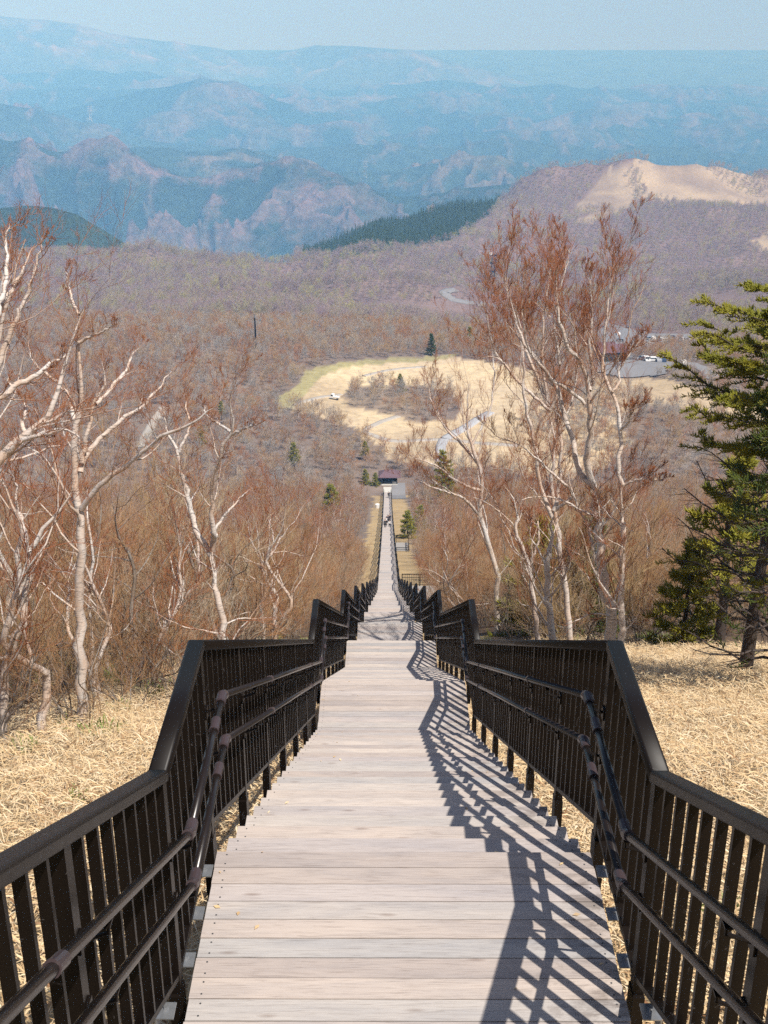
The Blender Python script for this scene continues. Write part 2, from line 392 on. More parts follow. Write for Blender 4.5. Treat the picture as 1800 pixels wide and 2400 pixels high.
def needle_mat(name, a_, b_):
    m, n, b = mat(name); pos = N(n, 'ShaderNodeNewGeometry').outputs['Position']; oi = N(n, 'ShaderNodeObjectInfo')
    f = noise(n, 1.3, 4, 0.6, pos); r = ramp(n, [(0.3, a_), (0.7, b_)]); n.links.new(f, r.inputs[0])
    n.links.new(r.outputs[0], b.inputs['Base Color']); b.inputs['Roughness'].default_value = 0.6; b.inputs['Specular IOR Level'].default_value = 0.3
    return m
M_NEEDLE = needle_mat('yellow_green_needles', (0.17, 0.19, 0.025), (0.36, 0.31, 0.035))
M_NEEDLE_D = needle_mat('dark_green_needles', (0.035, 0.06, 0.015), (0.11, 0.14, 0.022))
M_STRAW = twig_mat('dry_straw', [(0.66, 0.48, 0.26), (0.42, 0.26, 0.12), (0.80, 0.68, 0.47), (0.57, 0.39, 0.20), (0.22, 0.10, 0.04), (0.74, 0.58, 0.36)], 3.0, True) if 1 else twig_mat('dry_straw', [(0.68, 0.55, 0.36), (0.46, 0.33, 0.19), (0.74, 0.66, 0.52), (0.58, 0.44, 0.26), (0.36, 0.20, 0.10), (0.70, 0.60, 0.45)], 3.0)
M_SASA = simple('bamboo_grass_leaf', (0.20, 0.24, 0.06), 0.5)

# ------------------------------------------------------------------ tubes (vectorised)
class Tubes:
    def __init__(s): s.V = []; s.F = []; s.R = []; s.n = 0
    def add(s, P, R, sides):
        """P (m,n,3) centre lines, R (m,n) radii"""
        m, n, _ = P.shape
        if m == 0: return
        Tn = np.gradient(P, axis=1); Tn /= np.linalg.norm(Tn, axis=2, keepdims=True)+1e-9
        ref = np.where(np.abs(Tn[:, :1, 2:3]) > 0.9, np.array([[[1., 0, 0]]]), np.array([[[0, 0, 1.]]]))
        ref = np.broadcast_to(ref, Tn.shape)
        A = np.cross(Tn, ref); A /= np.linalg.norm(A, axis=2, keepdims=True)+1e-9; B = np.cross(Tn, A)
        th = 2*np.pi*np.arange(sides)/sides
        V = P[:, :, None, :]+R[:, :, None, None]*(A[:, :, None, :]*np.cos(th)[None, None, :, None]+B[:, :, None, :]*np.sin(th)[None, None, :, None])
        idx = np.arange(m*n*sides).reshape(m, n, sides)+s.n
        a = idx[:, :-1, :]; b = np.roll(idx, -1, axis=2)[:, :-1, :]; c = np.roll(idx, -1, axis=2)[:, 1:, :]; d = idx[:, 1:, :]
        s.F.append(np.stack([a, b, c, d], axis=-1).reshape(-1, 4)); s.V.append(V.reshape(-1, 3)); s.R.append(np.repeat(R.reshape(-1), sides)); s.n += m*n*sides
    def mesh(s, name, mats, smooth=True):
        return mesh_np(name, np.concatenate(s.V), np.concatenate(s.F), mats, smooth, attrs={'rad': np.concatenate(s.R)})
def spawn(P, R, k, npts, lmin, lmax, g, tmin=0.25, spread=0.9, up=0.35, wig=0.12, rratio=0.55, rend=0.3, rmin=0.0):
    """children of every parent polyline: vectorised"""
    m, n, _ = P.shape; M = m*k
    par = np.repeat(np.arange(m), k)
    t = tmin+(1-tmin)*(np.tile((np.arange(k)+0.5)/k, m)+(g.random(M)-0.5)/k); t = np.clip(t, 0, 0.985)*(n-1)
    i0 = np.minimum(t.astype(int), n-2); f = (t-i0)[:, None]
    base = P[par, i0]*(1-f)+P[par, i0+1]*f; rb = R[par, i0]*(1-f[:, 0])+R[par, i0+1]*f[:, 0]
    d = P[par, i0+1]-P[par, i0]; d /= np.linalg.norm(d, axis=1, keepdims=True)+1e-9
    rnd = g.normal(size=(M, 3)); rnd -= (rnd*d).sum(1, keepdims=True)*d; rnd /= np.linalg.norm(rnd, axis=1, keepdims=True)+1e-9
    ang = spread*(0.6+0.7*g.random(M))[:, None]
    dirv = d*np.cos(ang)+rnd*np.sin(ang); dirv[:, 2] += up*0.4
    dirv /= np.linalg.norm(dirv, axis=1, keepdims=True)
    plen = np.linalg.norm(np.diff(P, axis=1), axis=2).sum(1)[par]
    L = plen*(lmin+(lmax-lmin)*g.random(M))*(1.1-0.55*(t/(n-1)))
    step = (L/(npts-1))[:, None]
    out = np.zeros((M, npts, 3)); out[:, 0] = base; cur = dirv.copy()
    for j in range(1, npts):
        cur = cur+g.normal(size=(M, 3))*wig; cur[:, 2] += up/npts; cur /= np.linalg.norm(cur, axis=1, keepdims=True)
        out[:, j] = out[:, j-1]+cur*step
    rr = np.maximum(rb*rratio, rmin)[:, None]*np.linspace(1, rend, npts)[None, :]
    return out, rr
def resample(pts, n):
    pts = np.asarray(pts, float); s = np.concatenate([[0], np.cumsum(np.linalg.norm(np.diff(pts, axis=0), axis=1))])
    # smooth by Catmull-ish interpolation
    q = np.linspace(0, s[-1], n); out = np.stack([np.interp(q, s, pts[:, i]) for i in range(3)], 1)
    k = out.copy(); k[1:-1] = 0.18*out[:-2]+0.64*out[1:-1]+0.18*out[2:]; return k

def tree_meshes(name, limbs, rads, g, bark, twig, k1=9, k2=6, k3=6, up=0.35, tmin0=0.25, l1=(0.25, 0.5), twig_r=0.004, sides0=9, n3=4, r1=0.5, spread=0.8, k0=0, slim=1.0, l0=(0.3, 0.6)):
    """limbs: list of 3D polylines, rads: list of (r0, r1)"""
    tb = Tubes(); tw = Tubes()
    P = np.stack([resample(l, 24) for l in limbs]); 
    P[:, 1:-1] += g.normal(size=P[:, 1:-1].shape)*np.array(rads)[:, :1, None]*0.22
    R = slim*np.stack([np.linspace(a, b, 24) for a, b in rads])*np.concatenate([np.ones(17), np.linspace(1, 0.25, 7)])[None]; R = np.maximum(R, 0.002)
    tb.add(P, R, sides0)
    par = [(P, R, k1)]
    if k0:
        P0, R0 = spawn(P, R, k0, 12, l0[0], l0[1], g, tmin=0.35, spread=0.65, up=up, wig=0.17, rratio=0.42, rend=0.3, rmin=twig_r*2.5); tb.add(P0, R0, 6); par.append((P0, R0, max(4, k1-3)))
    q1 = [spawn(p_, r_, k_, 9, l1[0], l1[1], g, tmin=tmin0, spread=spread, up=up, wig=0.2, rratio=r1 if p_ is P else 0.5, rend=0.2, rmin=twig_r*1.6) for p_, r_, k_ in par]
    P1 = np.concatenate([a for a, _ in q1]); R1 = np.concatenate([b for _, b in q1])
    tb.add(P1, R1, 5)
    P2, R2 = spawn(P1, R1, k2, 6, 0.4, 0.75, g, tmin=0.2, spread=0.7, up=up, wig=0.16, rratio=0.55, rend=0.3, rmin=twig_r*1.1)
    tw.add(P2, R2, 3)
    P3, R3 = spawn(P2, R2, k3, n3, 0.4, 0.85, g, tmin=0.12, spread=0.55, up=up*0.8, wig=0.10, rratio=0.7, rend=0.3, rmin=twig_r*0.8)
    tw.add(P3, R3, 3)
    return tb.mesh(name+'_wood', [bark]), tw.mesh(name+'_twigs', [twig])

def copy_tree(root, loc, rz, sc, label=None, group=None):
    r = root.copy(); COL.objects.link(r); r.location = loc; r.rotation_euler = (0, 0, rz); r.scale = sc if hasattr(sc, '__len__') else (sc, sc, sc)
    if label: r['label'] = label
    if group: r['group'] = group
    for ch in root.children:
        c = ch.copy(); COL.objects.link(c); c.parent = r
    return r
# ------------------------------------------------------------------ terrain sheet
MEADOW = [(683,960),(723,915),(755,882),(802,862),(889,852),(998,848),(1063,838),(1200,856),(1330,892),(1440,884),(1560,888),(1650,917),(1800,950),(2100,1000),(2100,1040),(1800,1000),(1640,965),(1540,945),(1440,985),(1480,1040),(1400,1110),(1300,1130),(1150,1092),(1050,1100),(947,1085),(907,1078),(900,1045),(853,1027),(831,1001),(773,989),(726,972)]
ISLAND = [(800,926),(817,951),(875,965),(925,973),(947,983),(998,991),(1067,984),(1085,950),(1060,915),(960,905),(830,908)]
FRINGE = [(640,935),(700,905),(715,870),(770,853),(860,842),(1000,836),(1070,828),(1063,838),(998,848),(889,852),(802,862),(755,882),(723,915),(683,960),(650,955)]
SUMMIT = [(1377,456),(1415,396),(1470,382),(1513,360),(1621,375),(1762,410),(1850,430),(1960,440),(1960,500),(1800,479),(1659,483),(1524,461),(1470,488),(1388,521),(1345,521),(1377,504),(1339,483)]
SUMMIT2 = [(1760,565),(1820,545),(1850,570),(1790,590)]
PINES = [(710,592),(760,562),(870,527),(1000,500),(1090,470),(1160,448),(1178,462),(1150,500),(1110,530),(1060,560),(960,582),(800,602),(720,606)]
LOT = [(1395,775),(1440,765),(1520,783),(1640,785),(1700,795),(1625,812),(1500,826),(1470,845),(1560,850),(1600,852),(1560,878),(1440,884),(1400,872),(1392,830)]
C_LITTER = np.array([0.20, 0.145, 0.10]); C_STRAW = np.array([0.50, 0.375, 0.21]); C_MEADOW = np.array([0.66, 0.54, 0.36]); C_FRINGE = np.array([0.40, 0.365, 0.19])
C_FLOOR = np.array([0.245, 0.195, 0.165]); C_SUMMIT = np.array([0.43, 0.35, 0.26]); C_PINE = np.array([0.035, 0.05, 0.022])
def clear_half(yy):       # half width of the mown strip beside the stairs, left and right
    l = np.interp(yy, [-20, 6, 11, 16, 30, 60, 110, 150, 290, 310], [9, 6.5, 4.9, 3.6, 2.8, 2.2, 2.4, 3.0, 2.8, 7])
    r = np.interp(yy, [-20, 10, 18, 24, 30, 45, 60, 76, 78, 91, 93, 110, 150, 200, 290, 310], [16, 14, 10, 5.2, 3.0, 2.0, 2.2, 2.6, 5.4, 5.9, 3.0, 3.2, 2.8, 3.8, 4.2, 9])
    return l, r
ny, nu = 560, 440
yrow = np.concatenate([np.linspace(-12, 20, 110, endpoint=False), np.exp(np.linspace(math.log(20), math.log(3000), ny-110))])
ucol = np.linspace(-0.6, 0.6, nu)
YY, UU = np.meshgrid(yrow, ucol, indexing='ij'); XX = UU*(YY+20); ZZ = T(XX, YY)
px_, py_, _z = project(np.stack([XX, YY, ZZ], -1))
l_, r_ = clear_half(YY); wob = 0.8*fbm(XX*0.6, YY*0.5, 2)
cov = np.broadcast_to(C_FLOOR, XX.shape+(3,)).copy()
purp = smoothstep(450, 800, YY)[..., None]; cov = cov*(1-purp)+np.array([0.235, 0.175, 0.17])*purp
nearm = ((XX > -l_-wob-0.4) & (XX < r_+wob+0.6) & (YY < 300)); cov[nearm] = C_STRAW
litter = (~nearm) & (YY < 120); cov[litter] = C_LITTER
def paint(poly, col, lo, hi, jitter=0.0):
    jx = px_+jitter*fbm(XX*0.05, YY*0.05, 3); jy = py_+jitter*0.3*fbm(XX*0.06+9, YY*0.06, 3)
    m = in_poly(jx, jy, poly) & (YY > lo) & (YY < hi); cov[m] = col; return m
paint(FRINGE, C_FRINGE, 300, 700, 6); paint(MEADOW, C_MEADOW, 300, 700, 6); paint(ISLAND, C_FLOOR, 300, 700, 4)
mm_ = in_poly(px_, py_, MEADOW) & (YY > 300) & (YY < 700); mf = np.clip(1.6*fbm(XX*0.03, YY*0.02, 4)+0.25, 0, 0.55)[..., None]; cov = np.where(mm_[..., None], cov*(1-mf)+np.array([0.40, 0.31, 0.21])*mf, cov)
paint(SUMMIT, C_SUMMIT, 1500, 2600, 14); mm_ = in_poly(px_, py_, SUMMIT) & (YY > 1500); mf = np.clip(2.0*fbm(XX*0.012, YY*0.008, 5)+0.02, 0, 0.5)[..., None]; cov = np.where(mm_[..., None], cov*(1-mf)+np.array([0.20, 0.15, 0.13])*mf, cov); paint(SUMMIT2, C_SUMMIT, 1200, 2600, 5); paint(PINES, C_PINE, 1300, 2600, 10)
idx = np.arange(XX.size).reshape(XX.shape)
F = np.stack([idx[:-1, :-1], idx[:-1, 1:], idx[1:, 1:], idx[1:, :-1]], -1).reshape(-1, 4)
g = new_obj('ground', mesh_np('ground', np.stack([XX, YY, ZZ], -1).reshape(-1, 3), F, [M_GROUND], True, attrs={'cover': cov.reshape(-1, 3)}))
tag(g, kind='structure')

# ------------------------------------------------------------------ mountain ridges
def ridge(name, crest, D, wf, wb, drop, amp, L, m, nu=480, nt=170, wander=0.05, cl=0.13):
    crest = np.array(crest, float); cxp = np.linspace(-420, 2220, nu); row = np.interp(cxp, crest[:, 0], crest[:, 1])
    k = np.array([0.25, 0.5, 0.25]); row[1:-1] = np.convolve(row, k, 'valid')
    sl_ = row_slope(row); u = (cxp-908)/FPX*(math.cos(PITCH)+sl_*math.sin(PITCH))
    Dc = D*(1+wander*vnoise(u*9+D*0.01, u*0+3.3)); zc = -Dc*sl_
    t = np.concatenate([-np.linspace(1, 0, nt*2//3)**1.35, np.linspace(0, 1, nt-nt*2//3+1)[1:]**1.3])
    Tg, Ug = np.meshgrid(t, u, indexing='ij'); Dg = np.broadcast_to(Dc, Tg.shape)
    Y = Dg+np.where(Tg < 0, Tg*wf, Tg*wb); X = Ug*Y
    a = np.abs(Tg); fall = a**0.85
    wx = 0.35*fbm(X/L*0.8+5, Y/L*0.8, 3); rn = ridged(X/L+D*0.013+wx, Y/L*0.8+wx, 6, 0.6); rn2 = ridged(X/L*3.1+wx*3, Y/L*2.6, 4, 0.6)
    z = np.broadcast_to(zc, Tg.shape)-drop*fall + amp*(rn-0.6)*np.clip(a/0.18, cl, 1) + amp*0.42*(rn2-0.5)*np.clip(a/0.12, cl*1.6, 1)
    ix = np.arange(X.size).reshape(X.shape)
    Fq = np.stack([ix[:-1, :-1], ix[:-1, 1:], ix[1:, 1:], ix[1:, :-1]], -1).reshape(-1, 4)
    o = new_obj(name, mesh_np(name, np.stack([X, Y, z], -1).reshape(-1, 3), Fq, [m], True, attrs={'gully': (0.55*rn+0.45*rn2).ravel()})); tag(o, kind='structure'); return o
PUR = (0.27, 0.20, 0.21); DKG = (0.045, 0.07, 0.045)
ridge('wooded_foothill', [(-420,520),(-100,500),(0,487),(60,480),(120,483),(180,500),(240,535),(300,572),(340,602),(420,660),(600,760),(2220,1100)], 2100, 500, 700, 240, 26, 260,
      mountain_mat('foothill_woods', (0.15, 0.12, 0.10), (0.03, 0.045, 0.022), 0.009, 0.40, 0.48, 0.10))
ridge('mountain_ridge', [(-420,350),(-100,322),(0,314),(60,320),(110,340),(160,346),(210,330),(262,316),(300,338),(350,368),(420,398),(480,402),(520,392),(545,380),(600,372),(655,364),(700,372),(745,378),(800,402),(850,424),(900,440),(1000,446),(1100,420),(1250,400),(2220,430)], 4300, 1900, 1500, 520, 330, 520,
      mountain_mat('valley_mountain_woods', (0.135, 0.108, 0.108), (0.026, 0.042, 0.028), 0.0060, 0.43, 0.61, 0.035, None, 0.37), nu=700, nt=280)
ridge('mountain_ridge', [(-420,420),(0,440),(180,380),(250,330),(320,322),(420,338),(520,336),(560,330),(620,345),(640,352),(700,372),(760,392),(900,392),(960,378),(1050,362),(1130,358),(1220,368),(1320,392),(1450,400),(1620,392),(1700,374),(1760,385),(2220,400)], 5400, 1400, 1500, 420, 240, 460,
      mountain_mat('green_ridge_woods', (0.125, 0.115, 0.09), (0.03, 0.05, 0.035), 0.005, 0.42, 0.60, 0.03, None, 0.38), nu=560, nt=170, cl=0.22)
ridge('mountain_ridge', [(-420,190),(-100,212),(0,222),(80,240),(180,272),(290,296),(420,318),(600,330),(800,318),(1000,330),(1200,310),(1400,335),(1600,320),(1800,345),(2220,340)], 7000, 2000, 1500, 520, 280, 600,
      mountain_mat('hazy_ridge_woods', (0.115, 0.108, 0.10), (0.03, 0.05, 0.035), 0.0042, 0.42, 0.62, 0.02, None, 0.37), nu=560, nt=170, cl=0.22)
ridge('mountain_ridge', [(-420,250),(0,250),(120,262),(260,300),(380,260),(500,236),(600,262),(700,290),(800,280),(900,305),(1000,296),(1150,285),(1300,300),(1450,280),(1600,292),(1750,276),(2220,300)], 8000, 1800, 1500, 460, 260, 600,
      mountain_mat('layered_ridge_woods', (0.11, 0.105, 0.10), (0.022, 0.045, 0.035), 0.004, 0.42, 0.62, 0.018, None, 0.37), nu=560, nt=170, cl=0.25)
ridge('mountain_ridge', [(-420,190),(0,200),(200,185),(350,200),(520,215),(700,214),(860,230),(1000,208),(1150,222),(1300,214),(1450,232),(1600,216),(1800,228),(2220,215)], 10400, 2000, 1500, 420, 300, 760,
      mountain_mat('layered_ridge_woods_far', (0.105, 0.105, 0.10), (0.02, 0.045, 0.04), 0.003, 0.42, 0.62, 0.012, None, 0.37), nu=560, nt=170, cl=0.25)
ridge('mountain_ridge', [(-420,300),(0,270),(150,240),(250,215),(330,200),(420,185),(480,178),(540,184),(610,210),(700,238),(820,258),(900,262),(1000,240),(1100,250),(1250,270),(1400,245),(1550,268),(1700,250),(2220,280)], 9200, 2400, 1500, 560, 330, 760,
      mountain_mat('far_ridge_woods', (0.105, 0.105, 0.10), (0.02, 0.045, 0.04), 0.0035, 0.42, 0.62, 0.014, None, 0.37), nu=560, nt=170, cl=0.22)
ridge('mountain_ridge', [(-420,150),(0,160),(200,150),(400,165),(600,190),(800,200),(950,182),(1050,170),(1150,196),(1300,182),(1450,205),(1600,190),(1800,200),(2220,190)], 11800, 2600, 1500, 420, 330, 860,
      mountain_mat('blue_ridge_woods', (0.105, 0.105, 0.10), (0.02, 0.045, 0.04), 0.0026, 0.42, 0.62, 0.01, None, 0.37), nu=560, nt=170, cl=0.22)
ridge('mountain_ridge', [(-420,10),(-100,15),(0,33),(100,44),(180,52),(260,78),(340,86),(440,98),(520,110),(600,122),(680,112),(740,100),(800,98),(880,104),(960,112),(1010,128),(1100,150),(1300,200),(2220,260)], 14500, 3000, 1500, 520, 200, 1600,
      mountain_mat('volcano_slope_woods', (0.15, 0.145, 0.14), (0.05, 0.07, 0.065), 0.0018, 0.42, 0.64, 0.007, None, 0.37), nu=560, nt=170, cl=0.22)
zp = -16800*float(row_slope(117))
pxg, pyg = np.meshgrid(np.linspace(-9300, 9300, 200), np.linspace(12400, 16800, 90)); pt = (pyg-12400)/4400
pzg = zp-330*(1-pt)**1.3+(70*(ridged(pxg/900, pyg/800, 4)-0.6))*np.clip((1-pt)*1.6, 0.05, 1)
ixx = np.arange(pxg.size).reshape(pxg.shape)
po = new_obj('lowland_plain', mesh_np('lowland_plain', np.stack([pxg, pyg, pzg], -1).reshape(-1, 3), np.stack([ixx[:-1, :-1], ixx[:-1, 1:], ixx[1:, 1:], ixx[1:, :-1]], -1).reshape(-1, 4), [mountain_mat('lowland_fields', (0.22, 0.20, 0.18), (0.05, 0.08, 0.06), 0.002, 0.42, 0.6, 0.004)], True)); tag(po, kind='structure')

# ------------------------------------------------------------------ haze
hb = MB(); hb.box((0, 9000, -700), (20000, 19000, 1428))
hm = bpy.data.materials.new('air_haze'); hm.use_nodes = True; hn = hm.node_tree; hn.nodes.clear()
ho = hn.nodes.new('ShaderNodeOutputMaterial'); hv = hn.nodes.new('ShaderNodeVolumePrincipled')
hv.inputs['Color'].default_value = (*HAZE_COLOR, 1); hv.inputs['Density'].default_value = HAZE_DENSITY; hv.inputs['Anisotropy'].default_value = HAZE_ANISO; hv.inputs['Absorption Color'].default_value = (*HAZE_ABS, 1)
hn.links.new(hv.outputs[0], ho.inputs['Volume'])
tag(hb.build('haze', hm), kind='stuff')

# ------------------------------------------------------------------ roads, paths
M_ASPH = simple('weathered_asphalt', (0.23, 0.225, 0.23), 0.85, 0, 0.15, 0.5)
M_PATH = simple('grey_gravel_path', (0.42, 0.38, 0.33), 0.9, 0, 0.3, 0.8)
M_BOARD = simple('pale_boardwalk', (0.42, 0.42, 0.43), 0.7, 0, 0.2, 1.0)
M_WHITE = simple('white_paint', (0.78, 0.78, 0.77), 0.5, 0, 0.05)
def ribbon(name, pix, width, m, lift=0.25, n=60):
    P = np.array([at(*q) for q in pix]); P = resample(P, n); d = np.gradient(P[:, :2], axis=0); d /= np.linalg.norm(d, axis=1, keepdims=True)
    nrm = np.stack([-d[:, 1], d[:, 0]], 1); V = []; K = 5
    for j in range(K):
        s = (j/(K-1)-0.5)*width; q = P[:, :2]+nrm*s; V.append(np.column_stack([q, T(q[:, 0], q[:, 1])+lift]))
    top = np.max([v[:, 2] for v in V], axis=0)
    for v in V: v[:, 2] = 0.6*top+0.4*v[:, 2]
    V.insert(0, V[0]-np.array([0, 0, lift+0.6])); V.append(V[-1]-np.array([0, 0, lift+0.6])); K += 2
    V = np.stack(V, 1).reshape(-1, 3); ix = np.arange(n*K).reshape(n, K)
    Fq = np.stack([ix[:-1, :-1], ix[1:, :-1], ix[1:, 1:], ix[:-1, 1:]], -1).reshape(-1, 4)
    o = new_obj(name, mesh_np(name, V, Fq, [m], False)); tag(o, kind='structure'); return o
ROADS_PX = [([(1117,712),(1085,708),(1062,703),(1046,694),(1040,687),(1052,682),(1068,680)], 9),
            ([(1117,712),(1170,716),(1222,723),(1290,736),(1345,748),(1402,759),(1460,768)], 11),
            ([(1595,850),(1620,857),(1648,868),(1664,880),(1668,892)], 6)]
PATHS_PX = [([(934,976),(896,988),(860,1005),(855,1015),(876,1022),(912,1034),(949,1036),(1021,1031),(1045,1033),(1142,1041),(1214,1046)], 2.2),
            ([(853,882),(907,869),(998,860)], 2.0), ([(383,955),(362,985),(345,1015),(331,1050)], 3.2), ([(690,950),(760,930),(800,925)], 1.8)]
for pts, wd in ROADS_PX: ribbon('road', pts, wd, M_ASPH, 0.5)
for pts, wd in PATHS_PX: ribbon('path', pts, wd, M_PATH, 0.22)
for pts, wd in (([(1149,969),(1117,986),(1069,1015),(1043,1030)], 3.2), ([(1040,1031),(1034,1045),(1033,1066),(1033,1089)], 3.0)): ribbon('boardwalk', pts, wd, M_BOARD, 0.45)
def lot(name, poly, m, lift=0.45, step=2.0):
    W_ = np.array([at(*q)[:2] for q in poly]); x0, y0 = W_.min(0); x1, y1 = W_.max(0)
    xs = np.arange(x0, x1, step); ys = np.arange(y0, y1, step); X, Y = np.meshgrid(xs, ys)
    cx, cy = X+step/2, Y+step/2; inn = in_poly(cx, cy, W_.tolist())
    V = []; Fq = []; key = {}
    def vid(i, j):
        if (i, j) not in key: key[(i, j)] = len(V); a, b = x0+j*step, y0+i*step; V.append((a, b, float(T(a, b))+lift))
        return key[(i, j)]
    for i, j in zip(*np.nonzero(inn)): Fq.append((vid(i, j), vid(i, j+1), vid(i+1, j+1), vid(i+1, j)))
    o = new_obj(name, mesh_np(name, np.array(V), np.array(Fq), [m], True)); tag(o, kind='structure'); return W_
LOT_W = lot('car_park', LOT, M_ASPH)

# ------------------------------------------------------------------ stairs
stair = new_obj('wooden_stairway', None); stair.location = (0, 0, 0)
tag(stair, 'long straight stairway of weathered pinkish-grey planks descending the mountainside', 'stairway')
PITCHP = 0.1193; DECKW = 1.823
def plank_mesh(w_, nails):
    b = MB(); b.box((0, 0, -0.02), (DECKW, w_-0.0055, 0.04)); me_ = None
    if nails:
        for xx in (-0.865, 0.865):
            for yy in (-w_*0.28, w_*0.28): b.bar((xx+0.004, yy, -0.001), (xx+0.004, yy, 0.0012), 0.0045, 8, mi=1)
    return b.mesh('plank', [M_WOOD, M_NAIL])
SURF = [(a, b, zz) for a, b, zz in LAND]+TREADS; SURF.sort()
planks = []
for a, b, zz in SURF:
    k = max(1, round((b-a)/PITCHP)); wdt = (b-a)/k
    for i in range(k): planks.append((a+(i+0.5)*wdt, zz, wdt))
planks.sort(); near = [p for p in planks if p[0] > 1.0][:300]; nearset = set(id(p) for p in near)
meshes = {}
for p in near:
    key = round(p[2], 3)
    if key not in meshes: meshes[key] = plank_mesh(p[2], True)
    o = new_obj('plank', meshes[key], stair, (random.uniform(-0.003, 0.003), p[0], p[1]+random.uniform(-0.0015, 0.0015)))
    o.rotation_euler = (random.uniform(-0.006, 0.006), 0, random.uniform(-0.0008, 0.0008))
far = [p for p in planks if id(p) not in nearset]
b = MB()
for p in far: b.box((0, p[0], p[1]-0.02), (DECKW, p[2]-0.006, 0.04))
tag(b.build('far_planks', M_WOOD_I, stair), kind='stuff')
for s in (-1, 1):        # steel stringers under the deck edges, stepped ends of the treads stay visible above them
    b = MB()
    for i in range(len(PATH)-1):
        (y0, z0), (y1, z1) = PATH[i], PATH[i+1]
        b.extrude([(-0.03, 0), (0.03, 0), (0.03, -0.22), (-0.03, -0.22)], (s*0.845, y0, z0-0.27), (s*0.845, y1, z1-0.27))
    b.build('stringer', M_METAL, stair)
b = MB()
for (a, bb, zz) in LAND[:14]:
    for yy in (a+0.1, bb-0.1):
        b.box((0, yy, zz-0.12), (1.6, 0.08, 0.12))
        for s in (-1, 1): b.box((s*0.7, yy, zz-0.6), (0.09, 0.09, 0.9))
b.build('bearer', M_METAL, stair)

# ------------------------------------------------------------------ railings
HT_TOP = 1.10; HAND = (0.80, 0.552); RX = 0.972
prof = []
for (sx_, sz_, a0) in ((1, 1, 0), (-1, 1, 90), (-1, -1, 180), (1, -1, 270)):
    for k in range(4):
        t = math.radians(a0+k*30); rr = 0.014; prof.append((sx_*(0.039-rr)+rr*math.cos(t), sz_*(0.029-rr)+rr*math.sin(t)-0.029))
bal_me = MB(); bal_me.box((0, 0, 0.565), (0.036, 0.022, 1.0)); bal_me = bal_me.mesh('baluster', [M_METAL])
post_me = MB(); post_me.box((0, 0, 0.32), (0.045, 0.062, 1.46)); post_me.box((-0.0, 0, -0.18), (0.05, 0.10, 0.34)); post_me = post_me.mesh('post', [M_METAL])
def bracket_mesh(sgn, h0):
    b = MB(); r0 = -sgn*0.108
    for h in (h0,):
        zt = h-0.02
        b.bar((r0, 0, zt), (r0, 0, zt-0.045), 0.006, 6); b.bar((r0, 0, zt-0.042), (-sgn*0.02, 0, zt-0.075), 0.007, 6)
        b.box((-sgn*0.027, 0, zt-0.075), (0.010, 0.045, 0.06)); b.box((r0, 0, zt-0.003), (0.024, 0.05, 0.006))
    return b.mesh('bracket', [M_METAL])
TX = 0.865
ring_me = MB()
